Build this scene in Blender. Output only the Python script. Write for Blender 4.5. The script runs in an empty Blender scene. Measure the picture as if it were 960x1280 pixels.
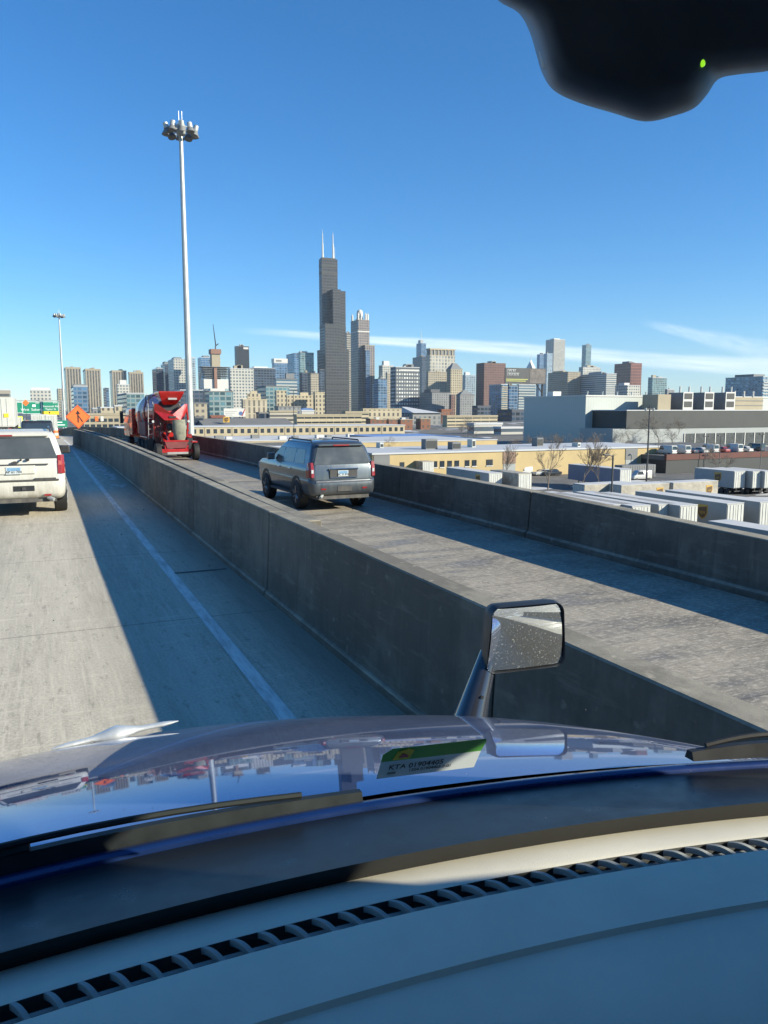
import bpy, bmesh, math, random
from mathutils import Vector, Matrix
R = math.radians
SC = bpy.context.scene
COL = SC.collection
rnd = random.Random(7)

# ------------------------------------------------------------------ camera
F_PX, HY, VX, EYE = 960.0, 512.0, 48.0, 2.5        # photo pixels (960 x 1280)
PITCH = math.atan((640 - HY) / F_PX)
YAW = math.atan((480 - VX) / F_PX * math.cos(PITCH))
cam_d = bpy.data.cameras.new("camera")
cam = bpy.data.objects.new("camera", cam_d)
COL.objects.link(cam)
cam.location = (0, 0, EYE)
cam.rotation_euler = (math.pi / 2 - PITCH, 0, -YAW)
cam_d.sensor_fit = 'VERTICAL'
cam_d.sensor_height = 24.0
cam_d.lens = 24.0 * F_PX / 1280.0
cam_d.clip_start = 0.02
cam_d.clip_end = 120000
SC.camera = cam

# ------------------------------------------------------------------ light
SUN_AZ, SUN_EL = 132.0, 23.0
w = bpy.data.worlds.new("World")
SC.world = w
w.use_nodes = True
nt = w.node_tree
bg = nt.nodes['Background']
sky = nt.nodes.new('ShaderNodeTexSky')
sky.sky_type = 'NISHITA'
sky.sun_disc = False
sky.sun_elevation = R(SUN_EL)
sky.sun_rotation = R(SUN_AZ)
sky.altitude = 200
sky.air_density = 1.0
sky.dust_density = 0.0
sky.ozone_density = 6.5
hs = nt.nodes.new('ShaderNodeHueSaturation'); hs.inputs['Saturation'].default_value = 1.17
nt.links.new(sky.outputs[0], hs.inputs['Color'])
_F = Vector((math.sin(YAW)*math.cos(PITCH), math.cos(YAW)*math.cos(PITCH), -math.sin(PITCH)))
_R = Vector((math.cos(YAW), -math.sin(YAW), 0))
_U = _R.cross(_F)
def ray(x, y): return _F + _R*((x-480)/F_PX) + _U*((640-y)/F_PX)
def wm(op, a, b=None, c=None):
    n = nt.nodes.new('ShaderNodeMath'); n.operation = op
    for i, x in enumerate((a, b, c)):
        if x is None: continue
        if isinstance(x, (int, float)): n.inputs[i].default_value = x
        else: nt.links.new(x, n.inputs[i])
    return n.outputs[0]
def wramp(f, a, b, lo, hi, smooth=False):
    n = nt.nodes.new('ShaderNodeMapRange'); n.clamp = True
    if smooth: n.interpolation_type = 'SMOOTHSTEP'
    nt.links.new(f, n.inputs[0])
    for i, v in zip((1,2,3,4), (a,b,lo,hi)):
        if isinstance(v, (int, float)): n.inputs[i].default_value = v
        else: nt.links.new(v, n.inputs[i])
    return n.outputs[0]
wtc = nt.nodes.new('ShaderNodeTexCoord').outputs['Generated']
def wdot(v):
    n = nt.nodes.new('ShaderNodeVectorMath'); n.operation = 'DOT_PRODUCT'
    nt.links.new(wtc, n.inputs[0]); n.inputs[1].default_value = v; return n.outputs['Value']
wcol = hs.outputs[0]
# two spread vapour trails: bands along great circles of the sky
for p0, p1, w0, w1, dens, seed in (((285,412),(960,460),4,12,.66,1.0),((800,402),(960,440),4,14,.28,7.0)):
    A = ray(*p0).normalized(); Bv = ray(*p1).normalized(); nv = A.cross(Bv).normalized(); tv = nv.cross(A).normalized()
    ang = A.angle(Bv)
    d_ = wdot(nv); al = wm('DIVIDE', wm('ARCTAN2', wdot(tv), wdot(A)), ang)
    nz = nt.nodes.new('ShaderNodeTexNoise'); nz.inputs['Detail'].default_value = 6; nz.inputs['Roughness'].default_value = .62
    cb = nt.nodes.new('ShaderNodeCombineXYZ'); nt.links.new(wm('MULTIPLY', al, 7.0), cb.inputs[0]); nt.links.new(wm('MULTIPLY', d_, 190.0), cb.inputs[1]); cb.inputs[2].default_value = seed
    nz.inputs['Scale'].default_value = 1.0; nt.links.new(cb.outputs[0], nz.inputs['Vector'])
    nw = nt.nodes.new('ShaderNodeTexNoise'); nw.inputs['Scale'].default_value = 3.0; nw.inputs['Detail'].default_value = 4
    cb2 = nt.nodes.new('ShaderNodeCombineXYZ'); nt.links.new(al, cb2.inputs[0]); cb2.inputs[1].default_value = seed; nt.links.new(cb2.outputs[0], nw.inputs['Vector'])
    wd = wm('DIVIDE', wm('MULTIPLY', wramp(al, 0.0, 1.0, w0, w1), wm('ADD', .6, wm('MULTIPLY', nw.outputs[0], .8))), F_PX)
    dd = wm('DIVIDE', wm('ABSOLUTE', wm('ADD', d_, wm('MULTIPLY', wm('SUBTRACT', nw.outputs[0], .5), .006))), wd)
    band = wramp(dd, .35, 1.15, 1.0, 0.0, True)
    fade = wm('MULTIPLY', wramp(al, -.02, .25, 0.0, 1.0, True), wramp(al, 1.6, 2.4, 1.0, 0.0, True))
    aa = wm('MULTIPLY', wm('MULTIPLY', band, fade), wm('MULTIPLY', wramp(nz.outputs[0], .3, .7, .35, 1.0), dens))
    mx_ = nt.nodes.new('ShaderNodeMix'); mx_.data_type = 'RGBA'
    nt.links.new(aa, mx_.inputs[0]); nt.links.new(wcol, mx_.inputs[6]); mx_.inputs[7].default_value = (8.2,8.3,8.2,1)
    wcol = mx_.outputs[2]
nt.links.new(wcol, bg.inputs[0])
bg.inputs[1].default_value = 0.10
sd = bpy.data.lights.new("sun", 'SUN')
sd.energy = 5.0
sd.angle = R(0.5)
sd.color = (1.0, 0.90, 0.74)
sun = bpy.data.objects.new("sun", sd)
COL.objects.link(sun)
S = Vector((math.sin(R(SUN_AZ)) * math.cos(R(SUN_EL)), math.cos(R(SUN_AZ)) * math.cos(R(SUN_EL)), math.sin(R(SUN_EL))))
sun.rotation_euler = S.to_track_quat('Z', 'Y').to_euler()
SC.view_settings.view_transform = 'Standard'
SC.view_settings.look = 'None'
SC.view_settings.exposure = 0.95
SC.view_settings.gamma = 1.0
SC.render.engine = 'CYCLES'
SC.cycles.use_denoising = True
SC.cycles.max_bounces = 8
SC.cycles.transparent_max_bounces = 16
SC.cycles.caustics_reflective = False
SC.cycles.caustics_refractive = False

# ------------------------------------------------------------------ photo pixel -> direction
_F = Vector((math.sin(YAW) * math.cos(PITCH), math.cos(YAW) * math.cos(PITCH), -math.sin(PITCH)))
_R = Vector((math.cos(YAW), -math.sin(YAW), 0))
_U = _R.cross(_F)
CAM = Vector((0, 0, EYE))
def ray(x, y): return _F + _R * ((x - 480) / F_PX) + _U * ((640 - y) / F_PX)
def gnd(x, y, z=0.0):
    r = ray(x, y); return CAM + r * ((z - EYE) / r.z)
def at_y(x, y, Y):
    r = ray(x, y); return CAM + r * (Y / r.y)
def ratio(x):
    r = ray(x, HY); return r.x / r.y
G = -11.8                                           # level of the ground below the viaduct

# ------------------------------------------------------------------ mesh helpers
class MB:
    def __init__(s): s.v = []; s.f = []; s.m = []; s.mi = 0
    def add(s, vs, fs):
        o = len(s.v); s.v += [tuple(p) for p in vs]
        for f in fs: s.f.append([i + o for i in f]); s.m.append(s.mi)
        return s
    def box(s, x0, x1, y0, y1, z0, z1):
        return s.add([(x0,y0,z0),(x1,y0,z0),(x1,y1,z0),(x0,y1,z0),(x0,y0,z1),(x1,y0,z1),(x1,y1,z1),(x0,y1,z1)],
                     [(3,2,1,0),(4,5,6,7),(0,1,5,4),(1,2,6,5),(2,3,7,6),(3,0,4,7)])
    def hexa(s, b, t):
        return s.add(list(b) + list(t), [(3,2,1,0),(4,5,6,7),(0,1,5,4),(1,2,6,5),(2,3,7,6),(3,0,4,7)])
    def quad(s, a, b, c, d): return s.add([a,b,c,d], [(0,1,2,3)])
    def prism(s, poly, z0, z1):
        n = len(poly)
        return s.add([(p[0],p[1],z0) for p in poly] + [(p[0],p[1],z1) for p in poly],
                     [tuple(range(n-1,-1,-1)), tuple(range(n,2*n))] + [(i,(i+1)%n,n+(i+1)%n,n+i) for i in range(n)])
    def loft(s, rings, cap0=True, cap1=True, closed=True):
        n = len(rings[0]); vs = [p for r in rings for p in r]; fs = []
        for k in range(len(rings)-1):
            for i in range(n if closed else n-1):
                j = (i+1) % n
                fs.append((k*n+i, k*n+j, (k+1)*n+j, (k+1)*n+i))
        if cap0: fs.append(tuple(range(n-1,-1,-1)))
        if cap1: fs.append(tuple(range((len(rings)-1)*n, len(rings)*n)))
        return s.add(vs, fs)
    def tube(s, pts, r, n=8, cap=True):
        pts = [Vector(p) for p in pts]; rings = []; up = None
        for i, p in enumerate(pts):
            t = (pts[min(i+1,len(pts)-1)] - pts[max(i-1,0)]).normalized()
            if up is None:
                up = Vector((0,0,1)) if abs(t.z) < .9 else Vector((0,1,0))
            a = t.cross(up).normalized(); b = a.cross(t).normalized(); up = b
            rr = r[i] if isinstance(r, (list,tuple)) else r
            rings.append([p + a*rr*math.cos(2*math.pi*k/n) + b*rr*math.sin(2*math.pi*k/n) for k in range(n)])
        return s.loft(rings, cap, cap)
    def lathe(s, prof, n=16, M=None, cap=True):
        M = M or Matrix.Identity(4); rings = []
        for r, z in prof:
            rings.append([M @ Vector((r*math.cos(2*math.pi*k/n), r*math.sin(2*math.pi*k/n), z)) for k in range(n)])
        return s.loft(rings, cap, cap)
    def build(s, name, mat, parent=None, loc=None, smooth=None, bevel=0, seg=2):
        me = bpy.data.meshes.new(name)
        me.from_pydata(s.v, [], s.f)
        mats = mat if isinstance(mat, (list,tuple)) else [mat]
        for m in mats: me.materials.append(m)
        if len(mats) > 1: me.polygons.foreach_set('material_index', s.m)
        bm = bmesh.new(); bm.from_mesh(me)
        bmesh.ops.recalc_face_normals(bm, faces=bm.faces[:])
        if bevel:
            eds = [e for e in bm.edges if len(e.link_faces) == 2 and e.calc_face_angle(0) > .5]
            bmesh.ops.bevel(bm, geom=eds, offset=bevel, segments=seg, affect='EDGES', profile=.5, clamp_overlap=True)
        bm.to_mesh(me); bm.free()
        if smooth is not None:
            me.polygons.foreach_set('use_smooth', [True]*len(me.polygons))
            me.set_sharp_from_angle(angle=R(smooth))
        o = bpy.data.objects.new(name, me); COL.objects.link(o)
        if loc is not None: o.location = loc
        if parent is not None: o.parent = parent
        return o
def MX(): return MB()
def thing(name, label, cat, loc=(0,0,0), rotz=0.0, group=None):
    o = bpy.data.objects.new(name, None); COL.objects.link(o)
    o.location = loc; o.rotation_euler = (0,0,rotz); o.empty_display_size = .2
    return tag(o, label, cat, group)
def tag(o, label, cat, group=None):
    o['label'] = label; o['category'] = cat
    if group: o['group'] = group
    return o
def kind(o, k, label=None):
    o['kind'] = k
    if label: o['label'] = label
    return o
def copy_tree(o, parent=None):
    c = o.copy(); COL.objects.link(c); c.parent = parent
    for ch in o.children: copy_tree(ch, c)
    return c
def text(body, size, mat, parent, loc, rot, name='lettering', align='CENTER', ext=.002):
    cu = bpy.data.curves.new(name, 'FONT'); cu.body = body; cu.size = size; cu.extrude = ext
    cu.align_x = align; cu.align_y = 'CENTER'; cu.resolution_u = 3
    cu.materials.append(mat)
    tmp = bpy.data.objects.new('tmp', cu)
    me = bpy.data.meshes.new_from_object(tmp)
    bpy.data.objects.remove(tmp); me.name = name
    o = bpy.data.objects.new(name, me); COL.objects.link(o); o.parent = parent
    o.location = loc; o.rotation_euler = rot
    return o

# ------------------------------------------------------------------ materials
def nodes(name):
    m = bpy.data.materials.new(name); m.use_nodes = True
    return m, m.node_tree, m.node_tree.nodes['Principled BSDF']
def N(t, ty, **kw):
    n = t.nodes.new(ty)
    for k, v in kw.items(): setattr(n, k, v)
    return n
def L(t, a, b): t.links.new(a, b)
def mth(t, op, a, b=None, c=None, clamp=False):
    n = N(t, 'ShaderNodeMath', operation=op); n.use_clamp = clamp
    for i, x in enumerate((a, b, c)):
        if x is None: continue
        if isinstance(x, (int, float)): n.inputs[i].default_value = x
        else: L(t, x, n.inputs[i])
    return n.outputs[0]
def mixc(t, f, a, b, bt='MIX'):
    n = N(t, 'ShaderNodeMix', data_type='RGBA', blend_type=bt)
    for i, x in ((0, f), (6, a), (7, b)):
        if isinstance(x, (int, float)): n.inputs[i].default_value = x
        elif isinstance(x, tuple): n.inputs[i].default_value = (*x[:3], 1)
        else: L(t, x, n.inputs[i])
    return n.outputs[2]
def noise(t, co, scale, detail=4, rough=.55, out=0):
    n = N(t, 'ShaderNodeTexNoise'); n.inputs['Scale'].default_value = scale
    n.inputs['Detail'].default_value = detail; n.inputs['Roughness'].default_value = rough
    if co is not None: L(t, co, n.inputs['Vector'])
    return n.outputs[out]
def ramp(t, f, a, b, lo=0.0, hi=1.0):
    n = N(t, 'ShaderNodeMapRange'); n.clamp = True
    L(t, f, n.inputs[0])
    for i, v in zip((1,2,3,4), (a,b,lo,hi)): n.inputs[i].default_value = v
    return n.outputs[0]
def scaled(t, co, s):
    n = N(t, 'ShaderNodeMapping'); n.inputs['Scale'].default_value = s
    L(t, co, n.inputs['Vector']); return n.outputs[0]
def bump(t, bsdf, h, strength, dist=.01):
    n = N(t, 'ShaderNodeBump'); n.inputs['Strength'].default_value = strength; n.inputs['Distance'].default_value = dist
    L(t, h, n.inputs['Height']); L(t, n.outputs[0], bsdf.inputs['Normal'])
def mat(name, col, rough=.6, metal=0.0, var=.12, scale=3.0, coat=0.0, bmp=0.0, spec=None, emit=0.0):
    m, t, b = nodes(name)
    co = N(t, 'ShaderNodeTexCoord').outputs['Object']
    if var:
        n = noise(t, co, scale, 5, .6)
        c = mixc(t, ramp(t, n, .3, .7), tuple(x*(1-var) for x in col), tuple(min(1, x*(1+var)) for x in col))
        L(t, c, b.inputs['Base Color'])
        L(t, ramp(t, n, .3, .7, max(0, rough-.06), min(1, rough+.08)), b.inputs['Roughness'])
        if bmp: bump(t, b, noise(t, co, scale*12, 3), bmp)
    else:
        b.inputs['Base Color'].default_value = (*col, 1); b.inputs['Roughness'].default_value = rough
    b.inputs['Metallic'].default_value = metal
    b.inputs['Coat Weight'].default_value = coat; b.inputs['Coat Roughness'].default_value = .04
    if spec is not None: b.inputs['Specular IOR Level'].default_value = spec
    if emit:
        b.inputs['Emission Color'].default_value = (*col, 1); b.inputs['Emission Strength'].default_value = emit
    return m
def glass_dark(name, col, rough=.06, spec=.8):
    return mat(name, col, rough, 0, .0, spec=spec)
def facade(name, wall, glass, bay=3.0, floor=3.8, wf=.6, hf=.55, grough=.12, gmetal=0.0, var=.35, roof=(.3,.3,.3), u0=0.0):
    """Storeys and bays of a building too far off for single windows to be picked apart."""
    wall = tuple(x*.66 for x in wall); roof = tuple(x*.8 for x in roof)
    m, t, b = nodes(name)
    tc = N(t, 'ShaderNodeTexCoord'); geo = N(t, 'ShaderNodeNewGeometry')
    sp = N(t, 'ShaderNodeSeparateXYZ'); L(t, tc.outputs['Object'], sp.inputs[0])
    sn = N(t, 'ShaderNodeSeparateXYZ'); L(t, geo.outputs['Normal'], sn.inputs[0])
    u = mth(t, 'ADD', mth(t, 'ADD', sp.outputs[0], sp.outputs[1]), 5000 + u0)
    ub = mth(t, 'DIVIDE', u, bay); vb = mth(t, 'DIVIDE', mth(t, 'ADD', sp.outputs[2], 1000*floor), floor)
    fu = mth(t, 'FRACT', ub); fv = mth(t, 'FRACT', vb)
    iu = mth(t, 'LESS_THAN', mth(t, 'ABSOLUTE', mth(t, 'SUBTRACT', fu, .5)), wf/2)
    iv = mth(t, 'LESS_THAN', mth(t, 'ABSOLUTE', mth(t, 'SUBTRACT', fv, .5)), hf/2)
    side = mth(t, 'LESS_THAN', mth(t, 'ABSOLUTE', sn.outputs[2]), .5)
    win = mth(t, 'MULTIPLY', mth(t, 'MULTIPLY', iu, iv), side)
    cb = N(t, 'ShaderNodeCombineXYZ'); L(t, mth(t, 'FLOOR', ub), cb.inputs[0]); L(t, mth(t, 'FLOOR', vb), cb.inputs[1])
    wn = N(t, 'ShaderNodeTexWhiteNoise', noise_dimensions='2D'); L(t, cb.outputs[0], wn.inputs['Vector'])
    gl = mixc(t, wn.outputs['Value'], tuple(x*(1-var) for x in glass), tuple(min(1, x*(1+var*1.6)) for x in glass))
    ns = noise(t, scaled(t, tc.outputs['Object'], (.02,.02,.06)), 1.0, 4)
    wl = mixc(t, ramp(t, ns, .3, .7), tuple(x*.84 for x in wall), tuple(min(1, x*1.1) for x in wall))
    wl = mixc(t, side, roof, wl)
    L(t, mixc(t, win, wl, gl), b.inputs['Base Color'])
    L(t, mth(t, 'SUBTRACT', .75, mth(t, 'MULTIPLY', win, .75-grough)), b.inputs['Roughness'])
    if gmetal: L(t, mth(t, 'MULTIPLY', win, gmetal), b.inputs['Metallic'])
    return m
def striped(name, a, b_, axis, period, duty, rough=.6):
    m, t, b = nodes(name)
    sp = N(t, 'ShaderNodeSeparateXYZ'); L(t, N(t, 'ShaderNodeTexCoord').outputs['Object'], sp.inputs[0])
    v = sp.outputs[axis] if axis < 3 else mth(t, 'ADD', sp.outputs[0], sp.outputs[1])
    k = mth(t, 'LESS_THAN', mth(t, 'FRACT', mth(t, 'DIVIDE', mth(t, 'ADD', v, 1000*period), period)), duty)
    L(t, mixc(t, k, b_, a), b.inputs['Base Color']); b.inputs['Roughness'].default_value = rough
    return m

def concrete_road(name, base, wet_x=None, tracks=(), rough_patches=False):
    m, t, b = nodes(name)
    tc = N(t, 'ShaderNodeTexCoord').outputs['Object']
    sp = N(t, 'ShaderNodeSeparateXYZ'); L(t, tc, sp.inputs[0])
    n1 = noise(t, scaled(t, tc, (.9,.12,1)), 1.0, 5, .6)
    n2 = noise(t, tc, 34, 6, .75)
    n3 = noise(t, scaled(t, tc, (5,.45,1)), 1.0, 5, .7)
    n4 = noise(t, scaled(t, tc, (1.2,7,1)), 1.0, 4, .7)
    c = mixc(t, ramp(t, n1, .3, .7), tuple(x*.80 for x in base), tuple(x*1.14 for x in base))
    c = mixc(t, ramp(t, n2, .42, .75), c, tuple(x*1.55 for x in base))
    c = mixc(t, mth(t, 'MULTIPLY', ramp(t, n3, .5, .74), .55), c, tuple(x*.55 for x in base))
    c = mixc(t, mth(t, 'MULTIPLY', ramp(t, n4, .56, .70), .5), c, tuple(min(1, x*1.5) for x in base))
    n5 = noise(t, scaled(t, tc, (22,.9,1)), 1.0, 6, .8)
    c = mixc(t, mth(t, 'MULTIPLY', ramp(t, n5, .50, .62), .5), c, tuple(min(1, x*1.45) for x in base))
    n6 = noise(t, scaled(t, tc, (10,3,1)), 1.0, 6, .75)
    c = mixc(t, mth(t, 'MULTIPLY', ramp(t, n6, .57, .64), .55), c, tuple(x*.55 for x in base))
    for x0, wd, k in tracks:
        d = mth(t, 'ABSOLUTE', mth(t, 'SUBTRACT', mth(t, 'ADD', sp.outputs[0], mth(t, 'MULTIPLY', n1, .12)), x0))
        c = mixc(t, ramp(t, d, wd*.35, wd, k, 0), c, tuple(x*.62 for x in base))
    rgh = .8
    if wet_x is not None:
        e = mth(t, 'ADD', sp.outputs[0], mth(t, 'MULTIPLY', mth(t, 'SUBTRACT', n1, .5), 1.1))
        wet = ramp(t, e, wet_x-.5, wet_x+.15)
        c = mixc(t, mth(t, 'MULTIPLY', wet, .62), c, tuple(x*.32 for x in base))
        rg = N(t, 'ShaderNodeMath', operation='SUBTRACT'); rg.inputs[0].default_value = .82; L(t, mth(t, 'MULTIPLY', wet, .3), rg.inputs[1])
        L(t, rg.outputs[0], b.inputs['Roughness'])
    else: b.inputs['Roughness'].default_value = rgh
    if rough_patches:
        p1 = noise(t, scaled(t, tc, (.55,1.6,1)), 1.0, 5, .6); p2 = noise(t, scaled(t, tc, (9,22,1)), 1.0, 6, .8); p3 = noise(t, scaled(t, tc, (3,26,1)), 1.0, 5, .75)
        c = mixc(t, mth(t, 'MULTIPLY', ramp(t, p1, .46, .60), .55), c, tuple(x*.42 for x in base))
        c = mixc(t, mth(t, 'MULTIPLY', ramp(t, p2, .51, .58), .8), c, tuple(min(1, x*1.75) for x in base))
        c = mixc(t, mth(t, 'MULTIPLY', ramp(t, p3, .54, .64), .42), c, tuple(x*.4 for x in base))
        L(t, ramp(t, p1, .46, .62, .85, .42), b.inputs['Roughness'])
    # sawn transverse joints
    j = mth(t, 'FRACT', mth(t, 'DIVIDE', mth(t, 'ADD', sp.outputs[1], mth(t, 'MULTIPLY', n1, .05)), 4.6))
    c = mixc(t, mth(t, 'MULTIPLY', mth(t, 'LESS_THAN', j, .006), .6), c, tuple(x*.35 for x in base))
    L(t, c, b.inputs['Base Color'])
    bump(t, b, n2, .35, .004)
    b.inputs['Specular IOR Level'].default_value = .35
    return m
def concrete_wall(name, base):
    m, t, b = nodes(name)
    tc = N(t, 'ShaderNodeTexCoord').outputs['Object']
    sp = N(t, 'ShaderNodeSeparateXYZ'); L(t, tc, sp.inputs[0])
    n1 = noise(t, tc, 1.3, 6, .6); n2 = noise(t, scaled(t, tc, (6,6,.5)), 1.0, 5, .65); n3 = noise(t, tc, 40, 5, .7)
    c = mixc(t, ramp(t, n1, .3, .7), tuple(x*.72 for x in base), tuple(x*1.15 for x in base))
    c = mixc(t, mth(t, 'MULTIPLY', ramp(t, n2, .52, .68), .5), c, tuple(x*.45 for x in base))
    c = mixc(t, mth(t, 'MULTIPLY', ramp(t, noise(t, scaled(t, tc, (5,5,.35)), 1.7, 4), .6, .7), .35), c, tuple(min(1,x*1.7) for x in base))
    c = mixc(t, ramp(t, n3, .62, .8), c, tuple(x*1.35 for x in base))
    n4 = noise(t, tc, .45, 6, .7)
    c = mixc(t, mth(t, 'MULTIPLY', ramp(t, n4, .47, .56), .65), c, tuple(x*.45 for x in base))
    n5 = noise(t, scaled(t, tc, (2,1.2,9)), 1.0, 5, .7)
    c = mixc(t, mth(t, 'MULTIPLY', ramp(t, n5, .54, .66), .32), c, tuple(x*1.7 for x in base))
    n6 = noise(t, tc, 7, 3, .5)
    c = mixc(t, mth(t, 'MULTIPLY', ramp(t, n6, .66, .72), .3), c, tuple(min(1,x*2.2) for x in base))
    L(t, c, b.inputs['Base Color']); b.inputs['Roughness'].default_value = .85
    bump(t, b, n3, .4, .006)
    return m
M = {}
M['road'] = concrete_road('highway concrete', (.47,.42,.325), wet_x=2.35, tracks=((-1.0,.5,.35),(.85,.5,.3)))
M['ramp'] = concrete_road('ramp concrete', (.285,.252,.20), tracks=((5.2,.5,.3),(6.9,.5,.3)), rough_patches=True)
M['barrier'] = concrete_wall('grimy shade-dark barrier concrete', (.14,.125,.098))  # side faces: stains, plus shade put into the base colour
M['barriertop'] = concrete_wall('sunlit-pale barrier concrete', (.30,.265,.20))  # top faces: same concrete made paler as if sunlit
M['paint'] = None
m, t, b = nodes('worn road paint')
tc = N(t, 'ShaderNodeTexCoord').outputs['Object']
nn = noise(t, scaled(t, tc, (9,1.2,1)), 1.0, 6, .75)
L(t, mixc(t, ramp(t, nn, .42, .66), (.78,.77,.72), (.46,.44,.40)), b.inputs['Base Color']); b.inputs['Roughness'].default_value = .8
M['paint'] = m
m, t, b = nodes('winter ground')
tc = N(t, 'ShaderNodeTexCoord').outputs['Object']
n1 = noise(t, tc, .012, 6, .6); n2 = noise(t, tc, .35, 5, .7)
c = mixc(t, ramp(t, n2, .3, .7), (.10,.095,.08), (.20,.18,.15))
c = mixc(t, ramp(t, n1, .52, .58), c, (.085,.085,.085))
c = mixc(t, mth(t, 'MULTIPLY', ramp(t, noise(t, tc, .05, 5), .60, .64), .8), c, (.75,.77,.8))
L(t, c, b.inputs['Base Color']); b.inputs['Roughness'].default_value = .9
M['ground'] = m
M['asphalt'] = mat('yard asphalt', (.13,.125,.115), .85, var=.3, scale=.25)
M['snow'] = mat('snow', (.55,.54,.52), .7, var=.06, scale=.4)
M['steel'] = mat('galvanised steel', (.44,.46,.44), .45, .35, .1, 2)
M['darksteel'] = mat('dark steel', (.06,.06,.06), .5, .3, .15, 4)
M['black'] = mat('black plastic', (.018,.019,.021), .5, 0, .2, 20)
M['blackrough'] = mat('black rubber', (.014,.014,.014), .7, 0, .2, 10)
M['white'] = mat('white paint', (.55,.54,.50), .5, 0, .07, .8)
M['cream'] = mat('cream wall', (.42,.355,.235), .8, 0, .12, .3)
M['tan'] = mat('tan wall', (.34,.29,.20), .8, 0, .1, .2)
M['brick'] = mat('red brick', (.24,.09,.05), .85, 0, .2, .4)
M['grey'] = mat('grey panel', (.30,.32,.315), .6, 0, .08, .2)
M['midgrey'] = mat('mid grey', (.17,.175,.175), .7, 0, .12, .3)
M['darkgrey'] = mat('dark cladding', (.028,.032,.032), .6, 0, .12, .2)
M['roofgrey'] = mat('grey roof', (.17,.165,.155), .8, 0, .12, .15)
M['glass'] = glass_dark('dark window glass', (.03,.04,.05), .08)
M['red'] = mat('red enamel', (.38,.018,.016), .25, 0, .15, 3, coat=.6)
M['orange'] = mat('orange sign sheeting', (.95,.17,.035), .5, 0, .05, 3)
M['green'] = mat('green sign sheeting', (.01,.22,.13), .5, 0, .06, 2)
M['yellow'] = mat('yellow sheeting', (.85,.55,.03), .5, 0, .05, 2)
M['signwhite'] = mat('white legend', (.85,.86,.85), .5, 0, 0)
M['signblack'] = mat('black legend', (.02,.02,.02), .6, 0, 0)
M['rust'] = mat('rusty white', (.36,.33,.27), .7, 0, .3, 1.2)
M['bark'] = mat('winter bark', (.20,.16,.125), .9, 0, .3, 5)
M['chrome'] = mat('chrome', (.75,.76,.78), .12, 1.0, .0)
M['brown'] = mat('brown shield', (.10,.05,.02), .5, 0, 0)
M['gold'] = mat('gold shield', (.50,.30,.05), .5, 0, 0)
M['taillight'] = mat('red tail light lens', (.26,.022,.022), .2, 0, .1, 30, coat=.4)

# ------------------------------------------------------------------ ground, viaduct decks
def zr(y):
    if y < 65: return 0.0
    if y < 95: return -.0005*(y-65)**2
    return -.45 - .03*(y-95)
def interp(pts, y):
    if y <= pts[0][0]: return pts[0][1]
    for (a, va), (b_, vb) in zip(pts, pts[1:]):
        if y <= b_:
            k = (y-a)/(b_-a); return va + (vb-va)*k
    return pts[-1][1]
WALLX = [(-20,8.68),(7,8.68),(20,8.80),(36,8.72),(46,8.45),(58,7.6),(66,6.7),(74,5.4),(82,4.2),(92,3.3),(104,3.0),(130,2.9),(420,2.9)]
def wallx(y): return interp(WALLX, y)
def wallz(y): return interp([(6,.775),(12,.90),(20,.95),(420,.95)], y)
mb = MX(); mb.quad((-4000,-2000,G),(9000,-2000,G),(9000,9000,G),(-4000,9000,G))
kind(mb.build('ground', M['ground']), 'structure', 'flat winter ground with patches of snow below the viaduct')
ys = [-20,-10,0,10,20,30,40,50,58] + list(range(62, 100, 4)) + [105,115,130,160,200,260,330,420]
def deck(name, m, fx0, fx1, ylist, label):
    mb = MX()
    for a, c in zip(ylist, ylist[1:]):
        top = [(fx0(a),a,zr(a)),(fx1(a),a,zr(a)),(fx1(c),c,zr(c)),(fx0(c),c,zr(c))]
        mb.quad(*top)
        mb.quad(*[(p[0],p[1],p[2]-1.0) for p in reversed(top)])
        mb.quad(top[0], top[3], (top[3][0],top[3][1],top[3][2]-1), (top[0][0],top[0][1],top[0][2]-1))
        mb.quad(top[1], (top[1][0],top[1][1],top[1][2]-1), (top[2][0],top[2][1],top[2][2]-1), top[2])
    return kind(mb.build(name, m), 'structure', label)
road = deck('highway_road', M['road'], lambda y: -16.0, lambda y: 3.0 if y <= 58 else wallx(y)+.25, ys, 'pale worn concrete highway lanes on the viaduct')
rampd = deck('ramp_road', M['ramp'], lambda y: 3.0, lambda y: wallx(y)+.25, [y for y in ys if y <= 58], 'rough concrete ramp carriageway between two parapets')
for y in (-10, 24, 58, 92, 126, 160):
    for x in (-11, -2, 6):
        if y > 80 and x > 0: continue
        mb = MX(); mb.lathe([(.8,G),(.8,-1.0+min(0,zr(y)))], 14)
        o = mb.build('pier', M['barrier'], road); o.location = (x, y, 0)
def strip(name, x, wd, y0, y1, m, parent, dz=.004, step=8):
    mb = MX(); n = max(1, int((y1-y0)/step))
    for k in range(n):
        a = y0+(y1-y0)*k/n; c = y0+(y1-y0)*(k+1)/n
        xa, xc = (x(a), x(c)) if callable(x) else (x, x)
        mb.quad((xa-wd/2,a,zr(a)+dz),(xa+wd/2,a,zr(a)+dz),(xc+wd/2,c,zr(c)+dz),(xc-wd/2,c,zr(c)+dz))
    return mb.build(name, m, parent)
strip('edge_line', lambda y: interp([(-20,1.72),(40,1.72),(60,1.9),(90,1.7),(420,1.5)], y), .14, -20, 400, M['paint'], road)
for k in range(28): strip('lane_line', -1.95, .12, -8+12*k, -5+12*k, M['paint'], road)
M['joint'] = mat('joint filler', (.11,.105,.095), .8, 0, .3, 9)
strip('expansion_joint', 2.18, .8, 11.86, 11.95, M['joint'], road, .005)
strip('expansion_joint', .3, 2.9, 44.9, 45.1, M['joint'], road, .005)
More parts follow.
